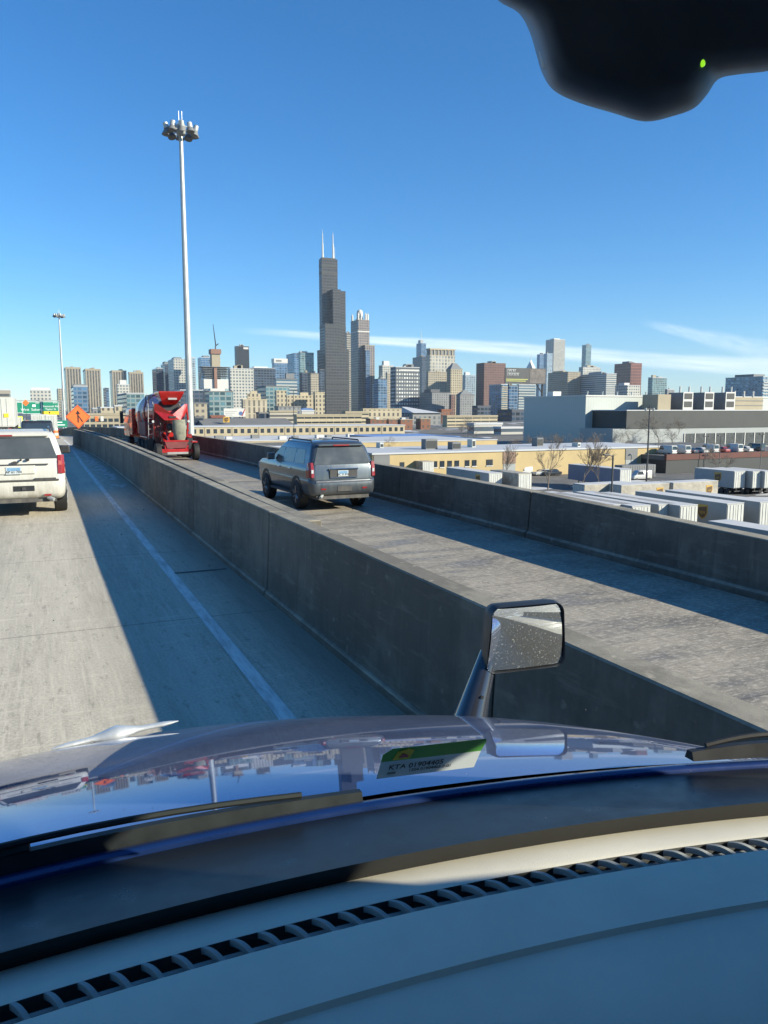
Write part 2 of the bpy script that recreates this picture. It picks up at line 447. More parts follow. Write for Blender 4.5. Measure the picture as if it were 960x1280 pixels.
strip('expansion_joint', 5.85, 5.3, 26.4, 26.55, M['joint'], rampd, .005)
# gutter snow along the foot of the barrier
mb = MX(); r2 = random.Random(3)
for k in range(240):
    y = 26 + 32*r2.random()**.8; x = interp([(20,2.62),(35,2.6),(48,2.4),(58,1.95)], y) - abs(r2.gauss(0, .28)) - .1
    s = r2.uniform(.03,.16)
    pts = [(x+s*r2.uniform(.5,1)*math.cos(a*math.pi/3), y+2.5*s*r2.uniform(.5,1)*math.sin(a*math.pi/3), .005) for a in range(6)]
    o = len(mb.v); mb.v += pts + [(x,y,.02)]; mb.f += [(o+i,o+(i+1)%6,o+6) for i in range(6)]; mb.m += [0]*6
kind(mb.build('gutter_snow', M['snow']), 'stuff', 'thin crusts of snow along the foot of the barrier')

def wall_run(root, name, sec, ypts, fx, fzs=None, gap=.03, zoff=zr):
    """segments of a cast wall; sec = cross-section (dx, z), fx = x of its reference edge"""
    for a, c in zip(ypts, ypts[1:]):
        rings = []
        n = 3
        for k in range(n+1):
            y = a+gap/2 + (c-a-gap)*k/n
            zs = fzs(y) if fzs else 1.0
            rings.append([(fx(y)+dx, y, zoff(y) + (z*zs if z > 0 else z)) for dx, z in sec])
        mb = MX(); mb.loft(rings)
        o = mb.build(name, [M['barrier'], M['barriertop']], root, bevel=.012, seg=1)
        for p in o.data.polygons: p.material_index = 1 if p.normal.z > .6 else 0  # pale tops and dark sides: sun and shade set by colour
BX = [(-20,2.74),(12,2.74),(20,2.79),(34,2.83),(44,2.7),(52,2.42),(58,2.12)]
nb = thing('concrete_barrier', 'shaded grey concrete barrier between the highway lanes and the ramp', 'barrier', (0,0,0))
sec = [(-.10,-.02),(-.09,.075),(-.05,.09),(0,1.15),(.21,1.15),(.27,.3),(.27,-.02)]
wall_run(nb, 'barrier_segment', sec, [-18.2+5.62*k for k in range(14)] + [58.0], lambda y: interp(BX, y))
rb = thing('concrete_barrier', 'second narrow concrete barrier edging the ramp, parted from the first by a dark gap', 'barrier', (0,0,0))
BX2 = [(9,2.965),(14,3.04),(20,3.12),(30,3.19),(44,3.14),(52,2.95),(58,2.68)]
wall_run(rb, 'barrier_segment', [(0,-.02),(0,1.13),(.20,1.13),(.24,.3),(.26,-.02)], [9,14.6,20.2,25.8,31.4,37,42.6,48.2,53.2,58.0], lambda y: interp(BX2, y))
rw = thing('parapet_wall', 'long concrete parapet along the outer side of the ramp above the trailer yard', 'wall', (0,0,0))
ysr = [-18+6.1*k for k in range(18)] + [95,105,120,140,165,200,250,320,400]
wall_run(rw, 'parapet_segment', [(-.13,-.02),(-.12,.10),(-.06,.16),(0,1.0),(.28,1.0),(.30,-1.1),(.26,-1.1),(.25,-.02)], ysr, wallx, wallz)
lw = thing('median_wall', 'concrete median wall across the highway lanes', 'wall', (0,0,0))
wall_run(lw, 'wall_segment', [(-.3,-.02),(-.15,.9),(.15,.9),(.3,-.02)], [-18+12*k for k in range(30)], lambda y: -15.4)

# ------------------------------------------------------------------ buildings
FAC = {}
def FA(k, *a, **kw): FAC[k] = facade('facade '+k, *a, **kw)
FA('concrete_fins', (.50,.44,.34), (.07,.065,.06), 7.5, 3.6, .55, .95)
FA('blue_glass', (.20,.28,.38), (.055,.12,.21), 7, 6.0, .8, .68, .08, .3, var=.5)
FA('dark_glass', (.09,.11,.15), (.02,.036,.06), 7, 6.0, .8, .6, .1, .2, var=.6)
FA('teal_glass', (.30,.38,.38), (.07,.14,.165), 7, 6.0, .78, .66, .1, .2, var=.5)
FA('pale_glass', (.46,.52,.56), (.11,.19,.26), 6, 5.6, .7, .62, .1, .2, var=.5)
FA('white_grid', (.68,.66,.58), (.10,.12,.135), 6, 6, .52, .52)
FA('white_band', (.68,.66,.59), (.10,.13,.16), 60, 5.4, 1.0, .48)
FA('cream_punched', (.62,.53,.36), (.09,.08,.07), 5.5, 6.0, .42, .6)
FA('cream_piers', (.62,.54,.39), (.17,.15,.12), 6.5, 9, .42, .86)
FA('beige', (.52,.45,.33), (.09,.085,.08), 5, 5.2, .5, .5)
FA('beige_band', (.50,.45,.36), (.08,.085,.09), 60, 6.5, 1.0, .42)
FA('black_steel', (.045,.045,.045), (.03,.032,.036), 4.6, 4.0, .62, .6, .2)
FA('willis', (.085,.082,.078), (.028,.03,.034), 4.57, 7.9, .66, .62, .22)
FA('black_tower', (.03,.032,.036), (.02,.024,.03), 3, 4, .6, .6, .15)
FA('granite', (.40,.32,.27), (.07,.085,.11), 6.5, 7, .52, .7)
FA('brown', (.25,.13,.10), (.06,.045,.045), 4.6, 5.4, .5, .55)
FA('oxblood', (.30,.11,.075), (.08,.04,.035), 8, 9, .62, .6)
FA('dots', (.13,.15,.17), (.50,.50,.46), 5.6, 7.4, .55, .42, .6)
FA('brick_low', (.30,.125,.07), (.10,.08,.07), 4, 4.2, .4, .45)
FA('stripe', (.55,.57,.53), (.06,.10,.14), 80, 5.6, 1.0, .5)
FA('aon', (.56,.54,.47), (.20,.20,.19), 3.2, 4.2, .45, .95)
FA('white_columns', (.66,.61,.50), (.22,.22,.20), 9.5, 9.0, .62, .70)
FA('grey_stone', (.34,.34,.33), (.11,.12,.13), 5, 4.5, .45, .6)
FA('parking', (.58,.53,.42), (.05,.05,.05), 60, 3.6, 1.0, .46, .8)
M['roofwhite'] = mat('pale roof', (.48,.49,.50), .8, 0, .06, .02)
M['roofdark'] = mat('dark roof', (.12,.12,.125), .9, 0, .1, .02)
def bld(name, label, xl, xc, xr, yt, Y, fac, roof='roofwhite', pent=None, depth=None, cat='building', base=G, group=None, parapet=1.2):
    """axis-aligned block from its outline in the photograph: west edge, near corner, east edge, top row; Y = metres north"""
    X0 = Y*ratio(xc); X1 = Y*ratio(xr)
    if depth is None:
        depth = (X0/ratio(xl) - Y) if xl < xc and X0 > 0 else max(12, (X1-X0))
    depth = min(max(depth, 8), 140)
    zt = at_y(xc, yt, Y).z; H = zt - base; W = X1-X0
    o = thing(name, label, cat, (X0, Y, base), 0, group)
    fm = FAC[fac] if isinstance(fac, str) else fac
    mb = MX(); mb.box(0, W, 0, depth, 0, H); mb.build('facade', fm, o)
    e = .35
    mb = MX(); mb.box(-e, W+e, -e, depth+e, H, H+parapet); mb.build('roof', M[roof], o)
    if pent:
        a, c, hp, mm = pent
        mb = MX(); mb.box(W*a, W*c, depth*.25, depth*.75, H+parapet, H+parapet+hp); mb.build('penthouse', M[mm], o)
    elif H > 60 and W > 14:
        rq = random.Random(int(xc*7+yt))
        for k in range(rq.randint(1,3)):
            a = rq.uniform(.05,.6); wd_ = rq.uniform(.12,.35); mb = MX()
            mb.box(W*a, W*min(.97,a+wd_), depth*.2, depth*rq.uniform(.5,.8), H+parapet, H+parapet+rq.uniform(2,7)); mb.build('rooftop_unit', M[rq.choice(('midgrey','grey','tan'))], o)
        if rq.random() < .35:
            mb = MX(); mb.lathe([(.5,0),(.25,rq.uniform(9,20))], 6); mb.build('aerial', M['steel'], o, (W*rq.uniform(.3,.7),depth*.5,H+parapet))
    return o, W, depth, H
B = bld
# --- west end, over the gantry
B('office_block', 'low beige office block with dark window bands behind the white trailer', -22,-14,13,488,900,'beige_band',depth=40)
B('apartment_block', 'pale gridded apartment block with white top storey above the green signs', 36,39,65,488,1500,'white_grid', pent=(.05,.95,4,'white'))
B('residential_tower', 'slim tan residential tower beside the distant mast', 72,74,82,486,1700,'beige')
for i, (a, c, d, y) in enumerate(((81,84.5,103.5,461),(106,109,128,463),(139,142,160,465),(162,163.5,181,467))):
    o, W, D, H = B('residential_tower', ['ribbed concrete apartment tower rising behind the blue glass block', 'ribbed concrete apartment tower, second of four alike, above the orange sign',
      'ribbed concrete apartment tower behind the white stepped tower', 'ribbed concrete apartment tower next to the dark blue twin towers'][i], a, c, d, y, 2350+60*i, 'concrete_fins', 'tan',
      group='four ribbed concrete apartment towers', parapet=5)
B('office_block', 'mid-rise blue glass office block below the ribbed apartment towers', 90,93,111,483,1250,'blue_glass', pent=(.1,.9,3,'midgrey'))
B('office_tower', 'narrow dark blue glass tower between the ribbed apartment towers', 130,134,137.5,485,1900,'blue_glass')
B('office_tower', 'white apartment tower with stepped roof before the ribbed towers', 146.5,148,163,481,1700,'white_grid', pent=(.25,.8,9,'white'))
B('office_block', 'grey-green glass office block with flat pale roof beside the mixer truck', 147,159,181,492,1150,'teal_glass')
B('loft_building', 'cream loft building with small windows above the parking deck', 122,126,150,510,880,'cream_punched')
B('loft_building', 'bright cream narrow loft building at the end of the parking deck', 142,143.5,153,508,800,'cream_punched')
B('loft_building', 'dark low brick building behind the orange sign', 114,116,126,511,950,'grey_stone')
# parking deck with sign panels
pk, W, D, H = B('parking_structure', 'cream parking deck with open bays and two small square signs', 100,104,155,519,560,'cream','roofwhite' ) if False else bld('parking_structure','cream parking deck with open bays and two small square signs',100,104,156,519,560,M['tan'],'tan')
for f in range(2):
    for k in range(7):
        mb = MX(); mb.box(W*(k+.12)/7, W*(k+.88)/7, -.06, .6, H*(.30+.37*f)-1.1, H*(.30+.37*f)+1.2); mb.build('parking_bay', M['glass'], pk)
for k, mm in ((.27,'orange'),(.40,'white')):
    mb = MX(); mb.box(W*k, W*(k+.075), -.35, -.1, H*.62, H*.92); mb.build('sign_panel', M[mm], pk)
# --- dark blue cluster behind the mixer
B('office_tower', 'dark blue glass tower with lower shoulder behind the mixer truck', 192,197,206,461,2050,'dark_glass')
B('office_tower', 'taller dark blue glass tower beside its lower twin', 203,208,219,455,2150,'dark_glass')
B('residential_tower', 'grey and white balcony tower partly behind the big light mast', 212,219,234,449,1850,'white_grid', pent=(.2,.8,5,'midgrey'))
B('residential_tower', 'slim grey glass tower just past the light mast', 232,240,246,447,1950,'pale_glass')
B('office_block', 'low dark blue glass slab behind the light mast', 216,226,254,488,1100,'dark_glass')
B('office_tower', 'blue glass tower left unfinished-looking beside the building site' if False else 'slender blue glass tower beside the tower under construction', 249,253,266,447,2050,'blue_glass', pent=(.3,.9,5,'midgrey'))
B('warehouse', 'brownish low warehouse behind the light mast', 238,243,259,505,700,'beige','roofgrey')
# tower under construction with core and crane
X0 = 1750*ratio(259); sc_ = 1750/ F_PX
ct = thing('unfinished_tower', 'tower under construction with bare floor slabs, white wrapped storeys and concrete core', 'building', (X0,1750,G))
zz = lambda y: at_y(270,y,1750).z - G
Wc = 1750*(ratio(288)-ratio(259))
mb = MX(); mb.box(0,Wc,0,45,0,zz(488)); mb.build('wrapped_storeys', FAC['grey_stone'], ct)
mb = MX(); mb.box(-6,Wc+1,-2,46,zz(486),zz(474)); mb.build('wrapped_storeys', M['white'], ct)
for k in range(7):
    z0 = zz(472) + k*(zz(459)-zz(472))/6
    mb = MX(); mb.box(-8 if k > 3 else -4,Wc+3,-3,47,z0,z0+1.1); mb.build('floor_slab', M['midgrey'], ct)
for k in range(5):
    for j in range(2):
        mb = MX(); mb.box(Wc*k/4.2, Wc*k/4.2+1.2, 2+36*j, 3.2+36*j, zz(474), zz(459)); mb.build('column', M['midgrey'], ct)
mb = MX(); mb.box(Wc*.30,Wc*.66,10,30,zz(474),zz(442)); mb.build('core', M['tan'], ct)
M['formwork'] = mat('brown formwork', (.24,.13,.09), .8, 0, .2, .3)
mb = MX(); mb.box(Wc*.26,Wc*.70,7,33,zz(442),zz(436)); mb.build('formwork_cap', M['formwork'], ct)
mb = MX(); mb.box(Wc*.32,Wc*.44,-6,-3,zz(492),zz(460)); mb.build('hoist_mast', M['formwork'], ct)
cr = thing('tower_crane', 'luffing tower crane on top of the unfinished tower', 'crane', (X0+Wc*.5,1768,G+zz(436)))
mb = MX(); mb.box(-1.2,1.2,-1.2,1.2,-4,8); mb.build('mast', M['darksteel'], cr)
mb = MX(); mb.tube([(1,0,8),(-4,0,56)], [1.5,.6], 4); mb.build('jib', M['darksteel'], cr)
mb = MX(); mb.tube([(1,0,8),(7,0,13)], [1.2,1.0], 4); mb.build('counter_jib', M['darksteel'], cr)
B('office_block', 'teal glass block below the tower under construction', 257,262,292,490,900,'teal_glass','roofgrey', pent=(.1,.7,3,'white'))
bt, W, D, H = B('office_tower', 'black steel tower with small pale sign on its top edge', 295,297.5,313,433,2400,'black_tower','roofdark')
mb = MX(); mb.box(W*.55,W*.95,-.6,-.2,H-8,H-2); mb.build('sign_panel', M['white'], bt)
B('office_block', 'wide white gridded office slab beside the tower under construction', 286.5,289,318,461,1500,'white_grid')
B('office_block', 'wide dark blue slab with white roof line behind the stepped stone block', 313,317,345,460,1800,'dark_glass', pent=(.1,.7,3,'white'))
ot, W, D, H = B('office_tower', 'blue glass tower crowned by a white sign band', 341,344,360,454,1900,'blue_glass')
mb = MX(); mb.box(-1,W+1,-1,D+1,H+1.2,H+12); mb.build('crown', M['white'], ot)
mb = MX(); mb.box(W*.12,W*.55,-1.4,-1.0,H+4,H+8); mb.build('sign_lettering', M['midgrey'], ot)
B('office_tower', 'plain dark blue tower next to the grey glass tower', 359,369,374,442,2000,'blue_glass','roofdark')
B('office_tower', 'broad grey-green glass tower with pale rooftop plant', 372,376,393,441,2050,'teal_glass','roofdark', pent=(.1,.6,4,'white'))
B('office_block', 'mid-rise blue banded glass block in front of the white-banded tower', 343,346,372,474,1300,'stripe','roofdark', pent=(.5,.9,9,'midgrey'))
B('office_block', 'low teal glass block behind the stepped cream stone block', 322,333,362,483,1150,'teal_glass','roofdark')
B('office_tower', 'dark narrow blue tower behind the brown stone tower', 375,378,387,466,1700,'dark_glass','roofdark')
B('office_tower', 'small brown stone tower beside the tallest black tower', 385,389,399,467,1650,'beige','roofdark')
B('office_block', 'dark blue block at the foot of the tallest black tower', 398,400,406,462,1750,'dark_glass','roofdark')

# --- the tall black stepped tower: nine square shafts of four heights
SWX = 2010*ratio(407.5); wl = thing('skyscraper', 'tallest black stepped skyscraper with two white antennas', 'skyscraper', (SWX,2010,G))
TW = 22.86
def hz(y): return at_y(417,y,2010).z - G
H4, H3, H2, H1 = hz(322.5), hz(362), hz(405.5), hz(437)
HT = {(0,0):H2,(1,0):H3,(2,0):H1,(0,1):H4,(1,1):H4,(2,1):H3,(0,2):H1,(1,2):H3,(2,2):H2}
for (i,j), h_ in HT.items():
    e = .04*(i+j*2)
    mb = MX(); mb.box(i*TW+.02,(i+1)*TW-.02,j*TW+.02,(j+1)*TW-.02,0,h_); mb.build('shaft', FAC['willis'], wl)
    for zb in (hz(332), hz(340.5), hz(410), hz(479), hz(486)):
        if zb+6 < h_:
            mb = MX(); mb.box(i*TW-.25,(i+1)*TW+.25,j*TW-.25,(j+1)*TW+.25,zb,zb+7); mb.build('louvre_band', M['darkgrey'], wl)
    mb = MX(); mb.box(i*TW-.3,(i+1)*TW+.3,j*TW-.3,(j+1)*TW+.3,h_,h_+1.5); mb.build('roof', M['darkgrey'], wl)
for ax, ay, yt, w_ in ((7,34,285,1.7),(37,34,287,1.7)):
    zt = hz(yt)
    mb = MX(); mb.lathe([(4.2,0),(3.4,3),(w_*1.5,14),(w_*1.35,40),(w_*.8,44),(w_*.7,66),(.45,68),(.3,zt-H4)], 10)
    mb.build('antenna', M['white'], wl, (ax,ay,H4+1.5))
mb = MX(); mb.lathe([(1,0),(.8,20),(.4,36)], 8); mb.build('antenna', M['white'], wl, (43.5,40,H4+1.5))
mb = MX(); mb.box(3,42,28,42,H4+1.5,H4+5); mb.build('roof_plant', M['darkgrey'], wl)
B('office_tower', 'slim beige tower squeezed between the black skyscraper and the granite tower', 431,434,441,417,2250,'beige_band','roofdark')
# --- granite tower with lit crown
o, W, D, H = B('skyscraper', 'pinkish granite tower with round glass crown and corner turrets', 439,448,462,400,2050,'granite','tan')
zc = at_y(452,394,2050).z - G
mb = MX(); mb.lathe([(W*.26,H),(W*.26,zc+9),(W*.2,zc+15),(W*.08,zc+18)], 20, Matrix.Translation((W*.42,D*.4,0))); mb.build('crown_drum', M['white'], o)
for dx, dy in ((.08,.1),(.92,.1),(.08,.9),(.92,.9),(.3,.05),(.7,.05)):
    mb = MX(); mb.lathe([(W*.085,H),(W*.085,zc+2),(.4,zc+8)], 10, Matrix.Translation((W*dx,D*dy,0))); mb.build('turret', M['white'], o)
mb = MX(); mb.box(-.6,W+.6,-.6,D+.6,at_y(452,415,2050).z-G,at_y(452,415,2050).z-G+3); mb.build('cornice', M['white'], o)
zl = at_y(458,432,2035).z - G; xa = 2050*(ratio(454)-ratio(448)); xb = 2050*(ratio(466)-ratio(448))
mb = MX(); mb.box(xa,xb,-14,20,0,zl); mb.build('lower_wing', FAC['granite'], o)
mb = MX(); mb.box(xa-.5,xb+.5,-14.5,20.5,zl,zl+2); mb.build('wing_roof', M['tan'], o)
mb = MX(); mb.box(xa,xa+(xb-xa)*.45,-20,-14,0,zl*.93); mb.build('glass_bay', FAC['blue_glass'], o)
# --- east of it
B('office_block', 'narrow white banded block beside the granite tower', 465.5,467,473,481,1750,'white_band')
B('office_tower', 'white tower with stepped crown behind the patterned slab', 473.5,478,492,457,1950,'white_grid', pent=(.2,.7,12,'white'))
B('office_block', 'blue glass block left of the patterned slab' if False else 'blue glass block between the white banded block and the patterned slab', 467,473,484,474,1600,'blue_glass','roofdark')
B('office_tower', 'slim beige tower tucked against the patterned slab', 482,484,489,466,1680,'beige')
o, W, D, H = B('office_tower', 'dark slab with dotted white window pattern and white roof rim', 488,494.5,524,459,1420,'dots')
mb = MX(); mb.box(W*.2,W*.98,-.5,-.2,H-7,H-4); mb.build('roof_fascia', M['white'], o)
o, W, D, H = B('skyscraper', 'distant blue glass tower with thin white spire', 520,526,532,429,3100,'blue_glass', pent=(.1,.7,14,'grey'))
mb = MX(); mb.lathe([(1.6,0),(.9,20),(.5,46)], 8); mb.build('spire', M['white'], o, (W*.5,D*.5,H+15))
B('office_tower', 'dark blue slab standing before the tower with the thin spire', 515.5,527,533,446,2500,'dark_glass','roofdark')
o, W, D, H = B('office_tower', 'cream tower of white columns with row of round openings on top', 532,537,568,444,1900,'white_columns','cream')
for k in range(7):
    mb = MX(); mb.box(W*(k+.12)/7,W*(k+.30)/7,-.5,D*.9,H+1.2,H+15); mb.build('crown_pier', M['cream'], o)
mb = MX(); mb.box(-.8,W+.8,-.9,D,H+15,H+19); mb.build('crown_slab', M['cream'], o)
mb = MX(); mb.box(0,W,1.5,D*.9,H+1.2,H+15); mb.build('crown_recess', M['midgrey'], o)
B('office_block', 'beige stone block below the white column tower', 532.5,535,558,465,1650,'beige','tan')
o, W, D, H = B('office_tower', 'limestone tower with steep hipped dark roof', 557,563,577.5,462,1720,'cream_punched','tan')
mb = MX(); mb.add([(0,0,H+1.2),(W,0,H+1.2),(W,D,H+1.2),(0,D,H+1.2),(W*.35,D*.4,H+17),(W*.65,D*.4,H+17),(W*.65,D*.6,H+17),(W*.35,D*.6,H+17)],[(0,1,5,4),(1,2,6,5),(2,3,7,6),(3,0,4,7),(4,5,6,7)]); mb.build('hipped_roof', M['midgrey'], o)
B('office_block', 'wide blue-grey stone block with dark roofs below the limestone tower', 524,540,563,491,1350,'grey_stone','roofdark', pent=(.1,.6,6,'roofdark'))
B('office_tower', 'narrow brown brick tower beside the pedimented stone block', 562.5,564,569,494,1250,'brown','roofdark')
o, W, D, H = B('stone_block', 'grey-green stone block with pyramidal roof left of the brown tower' if False else 'grey-green stone block with low pyramid roof beside the brown brick tower', 570,575,593,494,1300,'grey_stone','roofdark')
mb = MX(); mb.add([(0,0,H+1.2),(W,0,H+1.2),(W,D,H+1.2),(0,D,H+1.2),(W*.4,D*.5,H+11)],[(0,1,4),(1,2,4),(2,3,4),(3,0,4)]); mb.build('pyramid_roof', M['midgrey'], o)
B('apartment_block', 'small white and blue stepped apartment block behind the pyramid roof', 577,581,594,469,2000,'pale_glass', pent=(.1,.5,8,'white'))
B('office_tower', 'brown brick office tower with regular small windows', 594.5,604.5,631,454,1550,'brown','brown' )
B('office_block', 'dark blue low glass block at the foot of the brown brick tower', 590,597,613,508,1050,'dark_glass','roofdark')
o, W, D, H = B('residential_tower', 'glass tower with sunlit stack of cream balconies on one corner', 611,626,634,481,1200,'blue_glass')
for k in range(13):
    mb = MX(); mb.box(W*.02,W*.98,-1.4,-.05,H*(.12+.067*k),H*(.12+.067*k)+1.7); mb.build('balcony', M['cream'], o)
B('residential_tower', 'blue-grey glass tower under the billboard', 632,636,647,482,1300,'blue_glass','roofdark')
B('residential_tower', 'white striped tower under the end of the billboard', 646,648,668.5,481,1400,'stripe')
B('office_block', 'low dark glass block beside the big windowless plant', 622,640,656,513,800,'dark_glass','roofdark')
o, W, D, H = B('skyscraper', 'distant tower ending in a pointed chevron spire', 655.5,659,669,462,3000,'pale_glass')
mb = MX(); mb.add([(0,0,H+1.2),(W,0,H+1.2),(W,D,H+1.2),(0,D,H+1.2),(W*.5,D*.5,H+48)],[(0,1,4),(1,2,4),(2,3,4),(3,0,4)]); mb.build('pointed_roof', M['white'], o)
mb = MX(); mb.lathe([(1,0),(.3,26)], 6); mb.build('spire', M['white'], o, (W*.5,D*.5,H+46))
B('skyscraper', 'blue mirrored glass tower behind the white marble tower', 669.5,673,680,443,2950,'blue_glass')
B('skyscraper', 'tall white marble tower with narrow vertical stripes', 680,690,704,424,3000,'aon','white', pent=(.2,.7,5,'white'))
B('office_tower', 'pale blue glass slab in front of the white marble tower', 678,682,689,442,2700,'pale_glass')
B('office_block', 'stone block with dark shaded flank and sunlit beige front', 684,708.5,724,465,1700,'beige','tan', pent=(.0,.3,3,'tan'))
B('skyscraper', 'very slim distant teal glass tower' , 725,730,736.5,431,3400,'teal_glass')
B('office_block', 'cream flat-topped block behind the blue balcony slab', 722,727,749,459,2100,'white_grid')
B('apartment_block', 'long blue glass slab with white end tower' , 722,756.5,769,467,1600,'white_band', depth=110)
o, W, D, H = B('office_tower', 'dark red office tower with tall windows and flat top', 766,786.5,800,454,1900,'oxblood','brick')
B('apartment_block', 'white and grey stepped low-rise beneath the dark red tower', 768,783,799,482,1300,'white_grid', pent=(.0,.4,5,'white'))
B('office_tower', 'teal glass tower with slanted white corner', 808.5,814,832,472,1800,'teal_glass')
B('office_block', 'small grey block beside the teal glass tower', 831,833,842,487,1500,'grey_stone')
o, W, D, H = B('apartment_block', 'blue-grey block with white-edged balconies and flat rooftop plant', 911,951.5,975,471,900,'pale_glass', pent=(.0,.6,4,'midgrey'), depth=75)
for k in range(9):
    mb = MX(); mb.box(W*.0,W*1.0,-2,-.05,H*.30+H*.07*k,H*.30+H*.07*k+1.2); mb.build('balcony', M['white'], o)
# --- low buildings before the skyline
o, W, D, H = B('stone_station', 'stepped cream stone block with tall piers on its front', 302,304,334,500,1000,'cream_piers','cream')
mb = MX(); mb.box(W*.22,W*.78,4,D*.8,H+1.2,H+8.5); mb.build('upper_storey', FAC['cream_punched'], o)
mb = MX(); mb.box(W*.36,W*.64,7,D*.6,H+8.5,H+12); mb.build('roof_block', M['cream'], o)
B('stone_block', 'cream stone pavilion with corner windows on top', 344,346,358,489,1050,'cream_punched','cream')
B('stone_block', 'long low cream stone wing between two pavilions', 357,359,393,495,1075,'cream_punched','cream', pent=(.5,.8,4,'cream'))
B('stone_block', 'cream stone pavilion beside the foot of the black skyscraper', 392,394,406,491,1050,'cream_punched','cream')
B('warehouse', 'low grey hall behind the parking ramps', 343,348,376,509,800,'grey_stone','roofgrey')
o, W, D, H = B('arena', 'low white hall with blue curved roof', 374,377,393,514,820,'white_band','roofwhite')
prof = [(W*(.5-.5*math.cos(math.pi*k/10)), H+1.2+2.5*math.sin(math.pi*k/10)) for k in range(11)]
M['blueroof'] = mat('blue metal roof', (.10,.17,.33), .4, .2, .1, .1)
mb = MX(); mb.loft([[(x,2,z) for x,z in prof],[(x,D,z) for x,z in prof]]); mb.build('curved_roof', M['blueroof'], o)
B('warehouse', 'small dark shed beside the stepped cream stone block', 320,324,335,517,620,'dark_glass','roofgrey')
B('warehouse', 'narrow cream shed before the stone pavilions', 335,337,371,515,640,'parking','tan')
# two parking ramps with open decks
def pdeck(label, xl, xc, xr, yt, Y, n, bays):
    o, W, D, H = bld('parking_structure', label, xl, xc, xr, yt, Y, M['cream'], 'tan', cat='building')
    for f in range(n):
        z0 = H*(f+.42)/n
        for k in range(bays):
            mb = MX(); mb.box(W*(k+.03)/bays, W*(k+.97)/bays, -.08, .8, z0, z0+H*.36/n); mb.build('parking_bay', M['glass'], o)
    return o
pdeck('long low cream parking ramp with dark open decks behind the windowed terminal', 368,371,452,520,520,3,9)
pdeck('cream parking ramp with three open decks above the brick row', 428,432,461,516,560,4,3)
pdeck('pale banded parking deck east of the brick row' if False else 'pale banded parking deck beside the big windowless plant', 556,559,622,521,560,3,6)
B('loft_building', 'long cream loft building with paired windows behind the brick row', 452,454,502,512,760,'cream_punched','cream')
o, W, D, H = B('warehouse', 'low shed with large sloping white roof', 514,516,551,518,640,'grey_stone','roofgrey')
mb = MX(); mb.add([(0,-2,H+1.3),(W,-2,H+1.3),(W,24,H+1.3),(0,24,H+1.3),(W*.15,24,H+7),(0,24,H+7)],[(0,1,2,3),(0,1,4,5),(1,2,4),(2,3,5,4),(3,0,5)]); mb.build('sloping_roof', M['roofwhite'], o)
B('loft_building', 'square red brick block beside the sloping white roof', 549,552,563.5,513,700,'brick_low','brick')
for i,(a,c,d,y,lb) in enumerate(((459,463,470,524,'small dark red brick shed at the west end of the brick row'),(466,468.5,483,525,'wide red brick shed in the brick row'),
        (482,486,497,524.5,'square red brick shed in the middle of the brick row'),(499,501,516,525,'low red brick shed with pale roof edge in the brick row'),(522,526,538,524,'tall red brick shed at the east end of the brick row'))):
    B('brick_shed', lb, a,c,d,y,470+8*i,'brick_low','tan', pent=(.2,.5,1.2,'roofwhite') if i%2 else None, group='row of red brick sheds', parapet=.5)
B('warehouse', 'low white shed with reddish wall near the bare trees', 590,593,628,531,400,'white_band','roofwhite')
B('warehouse', 'small white hut beside the big windowless plant', 625,627,654,536,380,'white_band','roofwhite')

# windowed terminal with long roof
o, W, D, H = bld('terminal_building','long cream terminal with a row of small square windows',140,146,506,535,420,M['cream'],'roofwhite', depth=30, parapet=.4)
nw = 44
for k in range(nw):
    x0 = W*(k+.2)/nw
    mb = MX(); mb.box(x0, x0+W/nw*.52, -.05, .15, H*.30, H*.78); mb.build('window', M['glass'], o)
    if k % 4 == 0:
        mb = MX(); mb.box(x0-W/nw*.30, x0-W/nw*.14, -.16, -.02, 0, H*.95); mb.build('pilaster', M['tan'], o)
o, W, D, H = bld('warehouse','grey-roofed warehouse with gold shield sign behind the terminal',250,255,368,533,455,M['tan'],'roofgrey', depth=60, parapet=.3)
zt = at_y(300,523,475).z - G
mb = MX(); mb.add([(-.5,-.5,H+.3),(W+.5,-.5,H+.3),(W+.5,20,zt),(-.5,20,zt),(-.5,40,H+.3),(W+.5,40,H+.3)],[(0,1,2,3),(3,2,5,4),(0,3,4),(1,5,2)]); mb.build('pitched_roof', M['roofgrey'], o)
px = 455*(ratio(281)-ratio(255)); wq = 455*(ratio(287)-ratio(281))
def shield(parent, x, z, w_, y=-.1, flip=False, th=.05, face='S', mats=('gold','brown'), name='shield_logo'):
    """two-tone shield emblem on a south (S) or west (W) face"""
    pts = [(-.5,.55),(.5,.55),(.5,-.1),(.3,-.42),(0,-.6),(-.3,-.42),(-.5,-.1)]
    mk = {'S': lambda u,v,d: (x+u*w_, y-d, z+v*w_), 'W': lambda u,v,d: (y-d, x-u*w_, z+v*w_), 'E': lambda u,v,d: (y+d, x+u*w_, z+v*w_)}[face]
    mb = MX(); mb.loft([[mk(u,v,0) for u,v in pts],[mk(u,v,th) for u,v in pts]]); s1 = mb.build(name, M[mats[0]], parent)
    p2 = [(-.40,.30),(.40,.42),(.42,-.08),(.25,-.36),(0,-.5),(-.25,-.36),(-.42,-.08)]
    mb = MX(); mb.loft([[mk(u,v,th) for u,v in p2],[mk(u,v,th*1.5) for u,v in p2]]); s2 = mb.build('emblem_field', M[mats[1]], s1)
    tx = text('ups', w_*.42, M[mats[0]], s1, mk(0,-.02,th*2.2), (math.pi/2,0,{'S':0,'W':-math.pi/2,'E':math.pi/2}[face]), ext=th*.2)
    return s1
mb = MX(); mb.box(px-.5,px+wq+.5,3,3.4,H+2.2,zt+.9); mb.build('sign_board', M['gold'], o)
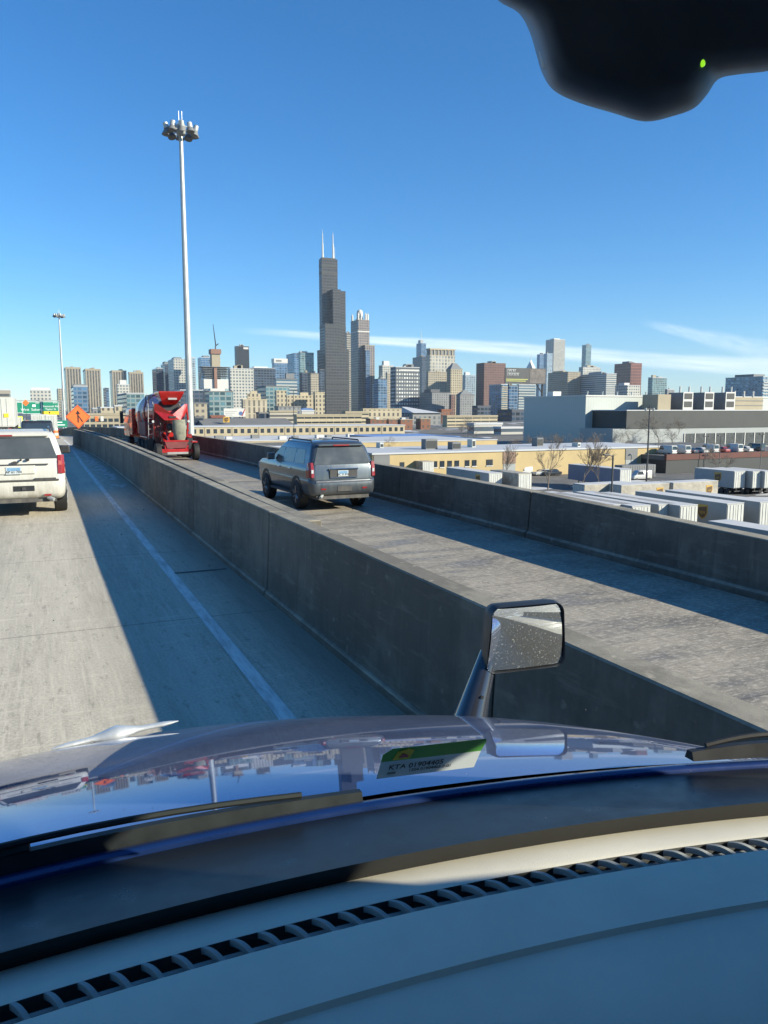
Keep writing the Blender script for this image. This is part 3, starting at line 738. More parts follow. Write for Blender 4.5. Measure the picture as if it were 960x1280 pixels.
shield(o, px+wq/2, (H+zt)/2+1.8, wq*1.0, 2.98, th=.15)
B('warehouse','dark blue glazed hall at the end of the grey-roofed warehouse',242,244,254,523,470,'dark_glass','roofdark')
mb = MX()
o = thing('container_stack', 'red shipping container on the roof edge behind the grey-roofed warehouse' if False else 'long red shed roof behind the grey-roofed warehouse', 'shed', (560*ratio(265),560,G))
wq = 560*(ratio(282)-ratio(265)); zt = at_y(272,519,560).z-G
mb.box(0,wq,0,12,0,zt-2); mb.build('wall', M['tan'], o)
mb = MX(); mb.add([(-.5,-1,zt-2),(wq+.5,-1,zt-2),(wq+.5,6,zt),(-.5,6,zt),(-.5,13,zt-2),(wq+.5,13,zt-2)],[(0,1,2,3),(3,2,5,4),(0,3,4),(1,5,2)]); mb.build('roof', M['brick'], o)
# white hoarding
def hoard(name, label, xl, xr, yt, yb, Y, mats_fn, legs):
    P0 = at_y(xl, yb, Y); P1 = at_y(xr, yb, Y); zt = at_y(xl, yt, Y).z
    o = thing(name, label, 'billboard', (P0.x, Y, G)); Wd = P1.x-P0.x; z0 = P0.z-G; z1 = zt-G
    mb = MX(); mb.box(0,Wd,0,.8,z0,z1); mb.build('board', mats_fn['board'], o)
    for fx in legs:
        mb = MX(); mb.tube([(Wd*fx,.9,0),(Wd*fx,.9,z1-.3)], .55, 8); mb.build('post', M['darksteel'], o)
    return o, Wd, z0, z1
o, Wd, z0, z1 = hoard('billboard','white billboard with red and blue mark above the warehouse roof',280,307,510.5,521,600,{'board':M['white']},(.3,.75))
mb = MX(); mb.add([(Wd*.80,-.1,z0+.8),(Wd*.97,-.1,z1-.2),(Wd*1.0,-.1,z1-.4),(Wd*.86,-.1,z0+.6)],[(0,1,2,3)]); mb.build('red_mark', M['red'], o)
mb = MX(); mb.lathe([(1.6,-.15),(1.6,-.05)], 12, Matrix.Translation((Wd*.78,0,z0+2.6)) @ Matrix.Rotation(-math.pi/2,4,'X')); mb.build('blue_mark', M['blueroof'], o)
for k in range(3):
    mb = MX(); mb.box(Wd*.06,Wd*(.4+.1*k),-.06,-.02,z0+1.2+1.4*k,z0+1.45+1.4*k); mb.build('text_line', M['midgrey'], o)
M['bbdark'] = mat('billboard dark print', (.035,.04,.045), .5, 0, .5, .12)
M['bbphoto'] = mat('billboard photo print', (.10,.085,.08), .5, 0, .6, .3)
M['bbtext'] = mat('billboard grey legend', (.34,.36,.36), .5, 0, 0)
M['bbyel'] = mat('billboard yellow-green print', (.45,.46,.10), .5, 0, 0)
o, Wd, z0, z1 = hoard('billboard','dark billboard with yellow-green line on tall post above the plant',631.5,682,459.5,479,360,{'board':M['bbdark']},(.94,))
mb = MX(); mb.box(Wd*.60,Wd*.985,-.08,-.01,z0+.3,z1-.3); mb.build('photo_panel', M['bbphoto'], o)
for k, (a, c) in enumerate(((.02,.50),(.02,.55))):
    mb = MX(); mb.box(Wd*a,Wd*c,-.08,-.01,z0+1.1+.9*k,z0+1.5+.9*k); mb.build('print_line', M['bbyel'], o)
for row, (n_, wd_, hh) in enumerate(((5,.035,1.5),(9,.026,1.7))):
    for k in range(n_):
        mb = MX(); x_ = Wd*(.05+k*wd_*1.25); z_ = z1-2.2-2.1*row
        mb.box(x_, x_+Wd*wd_*.35, -.08, -.01, z_, z_+hh); mb.box(x_+Wd*wd_*.35, x_+Wd*wd_*.9, -.08, -.01, z_+hh*(.4 if k % 2 else .75), z_+hh); mb.build('print_letter', M['bbtext'], o)
for fx in (.78,):
    mb = MX(); mb.tube([(Wd*.94,.9,z0-5),(Wd*fx,.9,z0)], .3, 6); mb.build('brace', M['darksteel'], o)
mb = MX(); mb.box(Wd*.0,Wd*1.0,-.9,-.1,z0-.3,z0-.1); mb.build('catwalk', M['darksteel'], o)

# ------------------------------------------------------------------ the plant, yard and trailers below the viaduct
YP = 230.0
X0 = YP*ratio(732); X1 = YP*ratio(1040); Dp = X0/ratio(655) - YP
pl = thing('industrial_plant', 'big windowless grey panel-clad plant block with pale roof rim', 'building', (X0,YP,G))
zt = at_y(732,495.5,YP).z - G
M['panel'] = striped('ribbed pale panel', (.42,.445,.41), (.35,.375,.345), 3, 1.2, .88, .55)
mb = MX(); mb.box(0,150,0,Dp,0,zt); mb.build('wall', M['panel'], pl)
mb = MX(); mb.box(-.3,150.3,-.3,Dp+.3,zt,zt+.5); mb.build('roof', M['white'], pl)
for k in range(9):
    mb = MX(); mb.lathe([(.25,0),(.25,1.1),(.4,1.15),(.4,1.4)], 8); mb.build('roof_vent', M['steel'], pl, (3+7*k,3,zt+.5))
mb = MX(); mb.box(10,14,Dp-6,Dp-2,zt+.5,zt+2.6); mb.build('roof_unit', M['white'], pl)
# dark-clad front volume with glazed ground floor and cooling units on its roof
YF = 212.0
XF = YF*ratio(767); XD = YF*ratio(783); XE = YF*ratio(1060)
fh = thing('plant_annex', 'dark-clad plant annex over a pale glazed ground floor', 'building', (XF,YF,G))
za = at_y(860,535,YF).z - G; zb = at_y(860,513.5,YF).z - G; zw = at_y(860,542,YF).z - G
mb = MX(); mb.box(0,XE-XF,0,YP-YF-.05,0,za); mb.build('ground_floor', M['grey'], fh)
mb = MX(); mb.box(XD-XF,XE-XF,-.25,YP-YF-.05,za,zb); mb.build('upper_wall', M['darkgrey'], fh)
mb = MX(); mb.box(XD-XF-.2,XE-XF+.2,-.45,YP-YF-.06,zb,zb+.35); mb.build('roof', M['roofwhite'], fh)
xw = YF*ratio(857)-XF; pw = YF*(ratio(873)-ratio(860))
M['curtain'] = mat('grey curtain glazing', (.07,.075,.075), .25, 0, .2, .6)
for k in range(11):
    mb = MX(); mb.box(xw+k*pw+.25, xw+(k+1)*pw-.25, -.12, .1, .6, zw); mb.build('window_panel', M['curtain'], fh)
    mb = MX(); mb.box(xw+k*pw-.2, xw+k*pw+.2, -.3, -.02, 0, zw+.1); mb.build('mullion', M['white'], fh)
for i, (a, c, d) in enumerate(((839,853.5,865),(866,880,891),(892,906.5,917.5))):
    Yu = YF+5; x0 = Yu*ratio(c)-XF; x1 = Yu*ratio(d)-XF; dep = 7.5
    zt2 = at_y(c,490.5,Yu).z - G
    mb = MX(); mb.box(x0,x1,Yu-YF,Yu-YF+dep,zb+.35,zt2); cu = mb.build('cooling_unit', M['midgrey'], fh)
    mb = MX(); mb.box(x0-.15,x1+.15,Yu-YF-.12,Yu-YF-.01,zb+.4,zt2+.15); mb.build('unit_frame', M['white'], cu)
    hh = (zt2-zb)
    for k in range(2):
        mb = MX(); mb.box(x0+.35,x1-.35,Yu-YF-.2,Yu-YF-.13,zb+.35+hh*(.14+.44*k),zb+.35+hh*(.46+.44*k)); mb.build('louvre', M['darkgrey'], cu)
    for k in range(2):
        mb = MX(); mb.lathe([(.35,0),(.35,2.2)], 8); mb.build('flue', M['white'], cu, (x0+.2+k*(x1-x0),Yu-YF+2,zt2))
Yu = YF+6; x0 = Yu*ratio(918)-XF; x1 = Yu*ratio(953)-XF; zt2 = at_y(930,496.5,Yu).z-G
mb = MX(); mb.box(x0,x1,Yu-YF,Yu-YF+8,zb+.35,zt2); bt = mb.build('plant_room', M['tan'], fh)
for k in range(2):
    mb = MX(); mb.box(x0-.1,x1+.1,Yu-YF-.15,Yu-YF-.02,zb+.35+(zt2-zb)*(.3+.35*k),zb+.6+(zt2-zb)*(.3+.35*k)); mb.build('band', M['midgrey'], bt)
for k in range(3):
    mb = MX(); mb.lathe([(.4,0),(.4,2.4)], 8); mb.build('flue', M['white'], bt, (x0+3+5*k,Yu-YF+3,zt2))
x0 = Yu*ratio(822)-XF; x1 = Yu*ratio(838)-XF
mb = MX(); mb.box(x0,x1,Yu-YF,Yu-YF+8,zb+.35,at_y(830,493,Yu).z-G); mb.build('plant_room', M['tan'], fh)
# raised parking with dark retaining wall
YW = 132.0
XA = YW*ratio(836); XB = YW*ratio(1060)
rt = thing('retaining_wall', 'dark retaining wall with reddish upper course under the parked vehicles', 'wall', (XA,YW,G))
z1 = at_y(900,573,YW).z-G; z2 = at_y(900,566,YW).z-G
mb = MX(); mb.box(0,XB-XA,0,55,0,z1); mb.build('wall', M['darkgrey'], rt)
M['redwall'] = mat('reddish brown wall', (.12,.05,.04), .85, 0, .25, .3)
mb = MX(); mb.box(-.1,XB-XA,-.15,.6,z1,z2-.02); mb.build('upper_course', M['redwall'], rt)
mb = MX(); mb.box(.0,XB-XA,.61,55,z1,z2-.35); mb.build('parking_surface', M['asphalt'], rt)
ZL = G+z2-.35
# yard sheets
mb = MX(); mb.add([(26,20,G+.01),(150,20,G+.01),(150,128,G+.01),(26,155,G+.01)],[(0,1,2,3)]); kind(mb.build('yard_pavement', M['asphalt']),'structure','dark asphalt trailer yard below the ramp')
mb = MX(); r2 = random.Random(9)
for k in range(60):
    p = gnd(r2.uniform(560,960), r2.uniform(600,640), G); s = r2.uniform(1.2,4.5)
    pts = [(p.x+s*r2.uniform(.5,1)*1.8*math.cos(a*math.pi/5), p.y+s*r2.uniform(.4,1)*math.sin(a*math.pi/5), G+.02) for a in range(10)]
    o = len(mb.v); mb.v += pts + [(p.x,p.y,G+.12)]; mb.f += [(o+i,o+(i+1)%10,o+10) for i in range(10)]; mb.m += [0]*10
kind(mb.build('snow_patches', M['snow']), 'stuff', 'old snow patches on the trailer yard')

# long yellow warehouse
YY = 140.0
xe = YY*ratio(835); xs = 60.0
M['yellowwall'] = mat('yellow block wall', (.46,.35,.175), .8, 0, .1, .25)
yw = thing('warehouse', 'long yellow block-wall warehouse with grey doors and snowy flat roof', 'building', (xs,YY,G))
zt = at_y(700,562.5,YY).z - G; W = xe-xs
mb = MX(); mb.box(0,W,0,22,0,zt); mb.build('wall', M['yellowwall'], yw)
mb = MX(); mb.box(-.25,W+.25,-.25,22.25,zt,zt+.35); mb.build('roof', M['roofwhite'], yw)
def onY(px): return YY*ratio(px) - xs
def yz(py, px=600): return at_y(px,py,YY).z - G
for a, c, mm in ((630,646,'brown2'),(784,799,'midgrey'),(467,487,'midgrey')):
    if mm == 'brown2': M.setdefault('brown2', mat('brown door panel', (.26,.17,.12), .7, 0, .15, .5)); 
    mb = MX(); mb.box(onY(a),onY(c),-.12,.1,zt*.52,zt-.1); mb.build('wall_panel', M[mm], yw)
    mb = MX(); mb.box(onY(a)+.1,onY(c)-.1,-.10,.1,0,zt*.52-.05); mb.build('dock_door', M['grey'], yw)
for a in (500,523,529.5,541.5,550.5,560,569,582,591,609):
    wd = 4.6 if a not in (609,) else 7
    mb = MX(); mb.box(onY(a),onY(a+wd+1),-.08,.1,zt*.47,zt*.70); wn = mb.build('window', M['glass'], yw)
    mb = MX(); mb.box(onY(a)-.08,onY(a+wd+1)+.08,-.14,-.02,zt*.43,zt*.465); mb.build('sill', M['white'], wn)
for a, wd, hh, dy in ((555,15,2.2,8),(581,11,1.6,5),(627,5,1.8,12),(706,9,2.0,10),(738,4,1.0,4),(520,5,1.2,18)):
    x0 = onY(a)
    mb = MX(); mb.box(x0,x0+wd*.19,dy,dy+2.2,zt+.35,zt+.35+hh); ac = mb.build('roof_unit', M['midgrey'] if wd > 6 else M['steel'], yw)
    mb = MX(); mb.box(x0+.15,x0+wd*.19-.15,dy-.06,dy-.01,zt+.6,zt+hh); mb.build('unit_grille', M['darkgrey'], ac)
y2 = thing('warehouse', 'pale yellow low warehouse with snowy roof behind the long yellow one', 'building', (250*ratio(452),250,G))
W2 = 250*(ratio(622)-ratio(452)); z2_ = at_y(520,552,250).z-G
mb = MX(); mb.box(0,W2,0,45,0,z2_); mb.build('wall', M['yellowwall'], y2)
mb = MX(); mb.box(-.2,W2+.2,-.2,45.2,z2_,z2_+.3); mb.build('roof', M['roofwhite'], y2)
y3 = thing('warehouse', 'wide low warehouse with broad snow-covered roof before the windowed terminal', 'building', (330*ratio(205),330,G))
W3 = 330*(ratio(520)-ratio(205)); z3_ = at_y(400,550,330).z-G
mb = MX(); mb.box(0,W3,0,58,0,z3_); mb.build('wall', M['cream'], y3)
mb = MX(); mb.box(-.2,W3+.2,-.2,58.2,z3_,z3_+.3); mb.build('roof', M['snow'], y3)
for k in range(12):
    r3 = rnd.random(); mb = MX(); x0 = W3*(k+r3*.7)/12; mb.box(x0,x0+2.5+2*r3,6+30*rnd.random(),38.5,z3_+.3,z3_+1.2+r3) if False else mb.box(x0,x0+2.5+2*r3,6+4*(k%5),9+4*(k%5),z3_+.3,z3_+1.4+r3)
    mb.build('roof_unit', M['white' if k % 2 else 'midgrey'], y3)
y4 = thing('warehouse', 'flat blue-roofed shed behind the pale yellow warehouse', 'building', (300*ratio(480),300,G))
W4 = 300*(ratio(575)-ratio(480)); z4_ = at_y(520,547,300).z-G
mb = MX(); mb.box(0,W4,0,40,0,z4_); mb.build('wall', M['cream'], y4)
M['blueflat'] = mat('flat blue roof', (.16,.27,.52), .6, 0, .2, .05)  # one blue tone over the whole roof
mb = MX(); mb.box(-.2,W4+.2,-.2,40.2,z4_,z4_+.3); mb.build('roof', M['blueflat'], y4)

# trailers
M['trailerside'] = mat('grey trailer side', (.30,.31,.30), .5, 0, .08, .5)
M['trailerend'] = mat('white trailer doors', (.50,.50,.46), .5, 0, .08, 1.0)
M['trailerblue'] = mat('blue trailer side', (.15,.18,.25), .5, 0, .08, .5)
def make_trailer(length=14.4, side='trailerside', logo=True, roof='snow', logo_s=False):
    o = bpy.data.objects.new('semi_trailer', None); COL.objects.link(o)
    mb = MX(); mb.box(-1.28,1.28,.0,length,1.15,3.98); bd = mb.build('box_body', M[side], o)
    mb = MX(); mb.box(-1.30,1.30,-.02,length+.02,3.98,4.03); mb.build('roof', M[roof], o)
    for s in (-1,1):
        mb = MX(); mb.box(min(s*.03,s*1.2),max(s*.03,s*1.2),-.05,-.005,1.25,3.86); d = mb.build('door', M['trailerend'], o)
        for q in (.35,.85):
            mb = MX(); mb.tube([(s*q,-.07,1.28),(s*q,-.07,3.82)], .022, 5); mb.build('lock_rod', M['steel'], d)
    mb = MX(); mb.box(-1.1,1.1,-.04,.03,.55,.68); mb.box(-.7,-.6,-.03,.05,.6,1.15); mb.box(.6,.7,-.03,.05,.6,1.15); mb.build('bumper_guard', M['darksteel'], o)
    for y in (1.4,2.7):
        for s in (-1,1):
            mb = MX(); mb.lathe([(.3,-.25),(.5,-.25),(.52,-.2),(.52,.2),(.5,.25),(.3,.25)], 14, Matrix.Translation((s*.98,y,.52)) @ Matrix.Rotation(math.pi/2,4,'Y')); mb.build('wheel', M['blackrough'], o)
    for s in (-1,1):
        mb = MX(); mb.box(s*.7-.06,s*.7+.06,length-2.6,length-2.48,.05,1.15); mb.build('landing_leg', M['darksteel'], o)
    mb = MX(); mb.box(-.5,.5,.6,length-2,.95,1.15); mb.build('chassis', M['darksteel'], o)
    if logo: shield(o, 3.4, 2.75, 1.5, -1.285, face='W', th=.03)
    if logo_s: shield(o, .62, 2.9, .8, -.06, face='S', th=.02)
    return o
protoN = make_trailer(14.4); proto8 = make_trailer(8.6, 'rust', False, 'rust'); protoB = make_trailer(14.4,'trailerblue',False)
protoP = make_trailer(8.6)
used = set()
def trailer(proto, px, py, label, rot=0.0, group='box trailers parked in the yard', z=G):
    """px,py: near top west corner of the end seen from the road"""
    P = gnd(px, py, z+4.03)
    o = proto if proto.name not in used else copy_tree(proto)
    used.add(proto.name)
    off = Matrix.Rotation(rot,3,'Z') @ Vector((-1.30,0,0))
    o.location = (P.x-off.x, P.y-off.y, z); o.rotation_euler = (0,0,rot)
    tag(o, label, 'trailer', group); return o
nl = 'grey box trailer with white doors in the near row, '
trailer(protoN, 767, 631, nl+'mostly hidden by the parapet')
trailer(protoN, 790, 632.5, nl+'next to the lamp post')
trailer(protoN, 823, 630.5, nl+'second past the lamp post')
trailer(protoN, 850, 632, nl+'beside the one seen whole')
trailer(protoN, 909, 629.5, 'grey box trailer with shield emblem seen whole above the parapet')
trailer(protoN, 950, 627.5, 'grey box trailer with shield emblem at the end of the near row')
trailer(protoN, 1072, 682, 'grey box trailer whose snowy roof shows just over the parapet')
bl = 'grey box trailer in the rear row before the dark retaining wall, '
for px, lb in ((918,'first in line'),(941,'in the middle'),(956,'last in line')):
    trailer(protoP, px, 589, bl+lb)
trailer(protoB, 775, 586.5, 'blue-sided box trailer with white end parked before the yellow warehouse')
trailer(protoN, 611, 591.5, 'box trailer with white end beside the speckled trailer by the yellow warehouse')
trailer(proto8, 648, 592, 'short rust-speckled trailer by the grey door of the yellow warehouse')
trailer(proto8, 528, 577, 'short box trailer just visible over the parapet by the grey SUV')
# east-west trailers: long sunny side faces the road
protoE = make_trailer(8.6, 'rust', False, 'snow')
shield(protoE, 6.9, 2.75, 1.25, 1.285, face='E', th=.03)
def etrailer(proto, px, py, label):
    P = gnd(px, py, G+4.03)
    o = proto if proto.name not in used else copy_tree(proto)
    used.add(proto.name)
    rot = -math.pi/2            # trailer +y -> world +x ; its east side (+x local) -> south
    o.rotation_euler = (0,0,rot); o.location = (P.x, P.y+1.3, G)
    tag(o, label, 'trailer', 'box trailers parked in the yard'); return o
etrailer(protoE, 731, 606, 'short rusty trailer parked crosswise behind the row, beside the blue-sided one')
etrailer(protoE, 777, 606.5, 'short rust-streaked trailer parked crosswise with gold shield, west of its twin')
etrailer(protoE, 842, 603.5, 'short rust-streaked trailer parked crosswise with gold shield near the rear row')
# low grey container between
P = gnd(790, 600, G)
ctn = thing('storage_container', 'long plain grey container behind the crosswise trailers', 'container', (P.x,P.y+3,G))
mb = MX(); mb.box(0,9,0,2.4,.15,2.75); mb.build('container_body', M['midgrey'], ctn)
for k in range(14):
    mb = MX(); mb.box(.3+k*.62,.55+k*.62,-.05,-.003,.3,2.6); mb.build('corrugation', M['midgrey'], ctn)
mb = MX(); mb.box(0,9,0,2.4,.0,.15); mb.build('base_frame', M['darksteel'], ctn)

# small parked vehicles (vans and cars) on the raised lot and in the yard
def wheel(parent, x, y, z, r, wd, rimmat=None, spokes=0):
    Mx = Matrix.Translation((x,y,z)) @ Matrix.Rotation(math.pi/2,4,'Y')
    h_ = wd/2
    mb = MX(); mb.lathe([(r*.62,-h_*.9),(r*.9,-h_),(r*.985,-h_*.85),(r,-h_*.5),(r,h_*.5),(r*.985,h_*.85),(r*.9,h_),(r*.62,h_*.9)], 24, Mx); t_ = mb.build('wheel', M['blackrough'], parent, smooth=40)
    mb = MX(); mb.lathe([(r*.63,-h_*.8),(r*.58,-h_*.92),(r*.5,-h_*.6),(r*.12,-h_*.7),(r*.1,h_*.7),(r*.5,h_*.6),(r*.58,h_*.92),(r*.63,h_*.8)], 20, Mx); mb.build('rim', rimmat or M['steel'], t_, smooth=40)
    if spokes:
        for sgn in (-1,1):
            for k in range(spokes):
                a = 2*math.pi*k/spokes; mb = MX()
                mb.tube([Mx @ Vector((r*.1*math.cos(a),r*.1*math.sin(a),sgn*h_*.85)), Mx @ Vector((r*.56*math.cos(a),r*.56*math.sin(a),sgn*h_*.9))], [.045,.035], 5)
                mb.build('spoke', rimmat or M['steel'], t_)
    return t_
def rrect(y0, y1, w_, z, r0, r1, n=5, bow=0.0):
    pts = []
    for cx, cy, a0, rr in ((w_-r0,y0+r0,-90,r0),(w_-r1,y1-r1,0,r1),(-w_+r1,y1-r1,90,r1),(-w_+r0,y0+r0,180,r0)):
        for k in range(n):
            a = R(a0+90*k/(n-1)); x = cx+rr*math.cos(a); y = cy+rr*math.sin(a)
            pts.append((x, y, z))
    return pts
M['carwhite'] = mat('white car paint', (.52,.51,.47), .35, 0, .06, 2, coat=.5)
M['cardark'] = mat('dark car paint', (.03,.033,.04), .25, .2, .1, 2, coat=.8)
M['carred'] = mat('red car paint', (.28,.03,.02), .3, 0, .1, 2, coat=.6)
def small_car(label, loc, rot, m, L_=4.7, W_=1.8, H_=1.5, van=False, group=None, name='parked_car', cat='car'):
    o = thing(name, label, cat, loc, rot, group)
    hw = W_/2
    sl = [rrect(.1,L_-.1,hw*.92,.22,.2,.25), rrect(0,L_,hw,.38,.25,.3), rrect(.02,L_-.02,hw,.70,.25,.35), rrect(.06,L_-.12,hw*.98,.88,.25,.4)]
    if van: sl += [rrect(.08,L_-.75,hw*.97,1.1,.15,.3), rrect(.14,L_-1.3,hw*.93,H_-.12,.12,.3), rrect(.25,L_-1.6,hw*.85,H_,.12,.3)]
    else: sl += [rrect(.55,L_-1.35,hw*.90,.93,.2,.3), rrect(1.05,L_-2.0,hw*.74,H_-.08,.2,.3), rrect(1.25,L_-2.25,hw*.64,H_,.2,.3)]
    mb = MX(); mb.loft(sl); mb.build('body', m, o, smooth=35)
    z0, z1 = (1.1,H_-.2) if van else (.97,H_-.14)
    for s in (-1,1):
        xa, xb = (hw*.975,hw*.945) if van else (hw*.905,hw*.78)
        ya, yb = (L_-2.3,L_-1.35) if van else (1.1,L_-1.85)
        mb = MX(); mb.hexa([(s*(xa-.03),ya-.25,z0),(s*(xa+.012),ya-.25,z0),(s*(xa+.012),yb+.3,z0),(s*(xa-.03),yb+.3,z0)],[(s*(xb-.03),ya,z1),(s*(xb+.012),ya,z1),(s*(xb+.012),yb,z1),(s*(xb-.03),yb,z1)]); mb.build('side_window', M['glass'], o)
        for y in (.85,L_-.85): wheel(o, s*(hw-.1), y, .32, .32, .2)
        mb = MX(); mb.box(s*hw*.72-.14,s*hw*.72+.14,-.02,.06,.62,.80); mb.build('tail_light', M['taillight'], o)
    yb0 = (.10,.16) if van else (.62,1.02)
    mb = MX(); mb.hexa([(-hw*.8,yb0[0]-.03,z0),(hw*.8,yb0[0]-.03,z0),(hw*.8,yb0[0]+.05,z0),(-hw*.8,yb0[0]+.05,z0)],[(-hw*.68,yb0[1]-.03,z1),(hw*.68,yb0[1]-.03,z1),(hw*.68,yb0[1]+.05,z1),(-hw*.68,yb0[1]+.05,z1)]); mb.build('rear_window', M['glass'], o)
    return o
spots = [(848,'white van at the end of the raised parking, by the bare trees','carwhite',1,0),(864,'white van on the raised parking beside the dark pickup','carwhite',1,0),(876,'dark car on the raised parking behind the bare tree','cardark',0,0),
 (889,'white car parked on the raised parking next to a dark one','carwhite',0,0),(903,'white van in the middle of the raised parking','carwhite',1,0),(917,'dark red car between white vans on the raised parking','carred',0,0),
 (930,'white van beside the dark red car on the raised parking','carwhite',1,0),(944,'white car with long hood on the raised parking','carwhite',0,0),(958,'dark van at the far end of the raised parking','cardark',1,0)]
for px, lb, mm, vn, _ in spots:
    small_car(lb, (134.6*ratio(px),134.6+rnd.random(),ZL), R(rnd.uniform(-4,4)) , M[mm], 5.0 if vn else 4.6, 1.9, 2.1 if vn else 1.45, bool(vn), 'vehicles on the raised parking', 'parked_van' if vn else 'parked_car', 'van' if vn else 'car')
for px, py, lb, mm, vn in ((664,590,'small white van parked before the yellow warehouse','carwhite',1),(675,589,'dark car parked before the yellow warehouse by the white van','cardark',0),(690,590,'white car parked before the yellow warehouse among bare trees','carwhite',0),
     (700,590,'grey-dark car at the end of the line before the yellow warehouse','cardark',0),(812,595,'white pickup-sized van beside the grey container','carwhite',1)):
    P = gnd(px,py+4,G)
    small_car(lb, (P.x,P.y,G), R(85), M[mm], 4.7, 1.85, 1.95 if vn else 1.45, bool(vn), 'vehicles by the yellow warehouse', 'parked_van' if vn else 'parked_car', 'van' if vn else 'car')

# bare trees
def bare_tree(label, px, py, hpx, spread=.35, seed=1, Y=None, group='bare winter trees', depth=6):
    P = gnd(px, py, G) if Y is None else Vector((Y*ratio(px), Y, G))
    dist = (P-CAM).dot(_F); Ht = hpx/F_PX*dist
    o = thing('bare_tree', label, 'tree', (P.x,P.y,G), 0, group)
    rr = random.Random(seed); tr = MX(); br = MX()
    def grow(p, d, ln, r_, lev):
        pts = [p]; q = p.copy(); dd = d.copy()
        for k in range(3):
            dd = (dd + Vector((rr.gauss(0,.10),rr.gauss(0,.10),.05))).normalized(); q = q + dd*ln/3; pts.append(q.copy())
        (tr if lev == 0 else br).tube(pts, [r_,r_*.85,r_*.7,r_*.55], 6 if lev == 0 else 3, False)
        if lev >= depth: return
        for k in range(3):
            a = rr.uniform(0,2*math.pi); tl = rr.uniform(.3,.75)*(spread/.35)
            u = dd.orthogonal().normalized(); v = dd.cross(u)
            nd = (dd*math.cos(tl) + (u*math.cos(a)+v*math.sin(a))*math.sin(tl)).normalized()
            grow(pts[rr.choice((1,2,3)) if k else 3], nd, ln*rr.uniform(.62,.85), max(r_*.55, .014 if Ht < 9 else .02), lev+1)
    grow(Vector((0,0,0)), Vector((0,0,1)), Ht*.36, Ht*.016, 0)
    tr.build('trunk', M['bark'], o); br.build('crown', M['bark'], o)
    return o
bare_tree('slender bare tree in the yard before the yellow warehouse, by the speckled trailer',685,612,62,.2,1)
bare_tree('slender bare tree in the yard behind the blue-sided trailer',725,617,66,.2,2)
bare_tree('small bare tree beside the yard lamp post',750,618,52,.2,3)
bare_tree('bare tree standing before the grey brown door panel of the yellow warehouse',632,606,40,.2,10)
bare_tree('bare tree at the corner of the dark retaining wall',900,600,40,.35,12)
bare_tree('spreading bare tree with dark crown behind the long yellow warehouse roof',583,0,32,.5,4,Y=300)
bare_tree('wide low bare tree behind the pale yellow warehouse',484,0,24,.55,5,Y=215)
bare_tree('bare tree beside the pale yellow warehouse roof units',540,0,20,.55,6,Y=225)
bare_tree('dense bare tree against the shaded wall of the plant',668,0,24,.5,7,Y=222)
bare_tree('dense bare tree at the corner of the shaded plant wall',700,0,26,.5,8,Y=218)
bare_tree('wide bare tree in front of the pale plant wall',776,0,30,.6,9,Y=206)
bare_tree('bare tree before the pale wall of the plant annex',795,0,28,.6,13,Y=206)
for i, (px, hp) in enumerate(((646,20),(656,24),(681,22),(690,24),(712,23),(722,22),(735,24),(748,22))):
    bare_tree(['low bare tree by the hut at the edge of the plant','bare tree just west of the shaded plant wall','thin bare tree close to the shaded plant wall','twiggy bare tree halfway along the shaded plant wall','dark bare tree under the plant roof vents','bare tree before the corner of the plant','bare tree where the plant wall turns sunlit','bare tree before the shadow edge on the plant'][i], px, 0, hp, .55, 30+i, Y=205+4*(i%3))
bare_tree('tall bare tree by the end of the yellow warehouse',826,0,48,.45,11,Y=200)
bare_tree('bare tree near the glazed panels of the annex',842,0,40,.5,14,Y=204)

# ------------------------------------------------------------------ masts, lamps, poles
def high_mast(label, P, top, r0, nl, seed, group):
    o = thing('high_mast_light', label, 'light mast', P, 0, group)
    H = top - P[2]
    mb = MX(); mb.lathe([(r0,0),(r0,.1),(r0*.96,H*.25),(r0*.75,H*.6),(r0*.48,H)], 16); mb.build('pole', M['steel'], o, smooth=40)
    mb = MX(); mb.lathe([(.55,0),(.55,.05)], 14); mb.build('base_plate', M['steel'], o)
    rg = MX(); n = 20
    rg.tube([(1.25*math.cos(2*math.pi*k/n),1.25*math.sin(2*math.pi*k/n),H-.2) for k in range(n+1)], .06, 6); rg.build('ring', M['steel'], o)
    mb = MX(); mb.lathe([(.35,H-.6),(.45,H-.3),(.45,H+.25),(.2,H+.5)], 12); mb.build('head_frame', M['steel'], o)
    for s in (-.14,.14):
        mb = MX(); mb.tube([(s,0,H+.4),(s,0,H+1.5)], .025, 5); mb.build('lightning_rod', M['steel'], o)
    rr = random.Random(seed)
    for k in range(nl):
        a = 2*math.pi*k/nl + .2
        c = Vector((1.3*math.cos(a),1.3*math.sin(a),H-.25))
        Mx = Matrix.Translation(c) @ Matrix.Rotation(a,4,'Z') @ Matrix.Rotation(R(18 if k % 2 else -10),4,'Y')
        mb = MX(); mb.lathe([(.05,.55),(.22,.5),(.26,.15),(.26,.05)], 10, Mx); lm = mb.build('luminaire', M['steel'], o, smooth=40)
        mb = MX(); mb.lathe([(.26,.04),(.40,-.32),(.36,-.36)], 12, Mx); mb.build('reflector', M['midgrey'], lm, smooth=40)
        mb = MX(); mb.tube([(.35*math.cos(a),.35*math.sin(a),H-.2), c], .04, 5); mb.build('bracket', M['steel'], o)
    return o
Pm = at_y(238.5,545,75)
Pt = ray(231,161); k_ = Vector((Pm.x,Pm.y)).length / Vector((Pt.x,Pt.y)).length
high_mast('tall galvanised light mast with ring of floodlights standing behind the mixer truck', (Pm.x,Pm.y,G), EYE+Pt.z*k_, .37, 10, 1, 'high mast lights')
P2 = at_y(86,530,232); zt = at_y(80,394,232).z
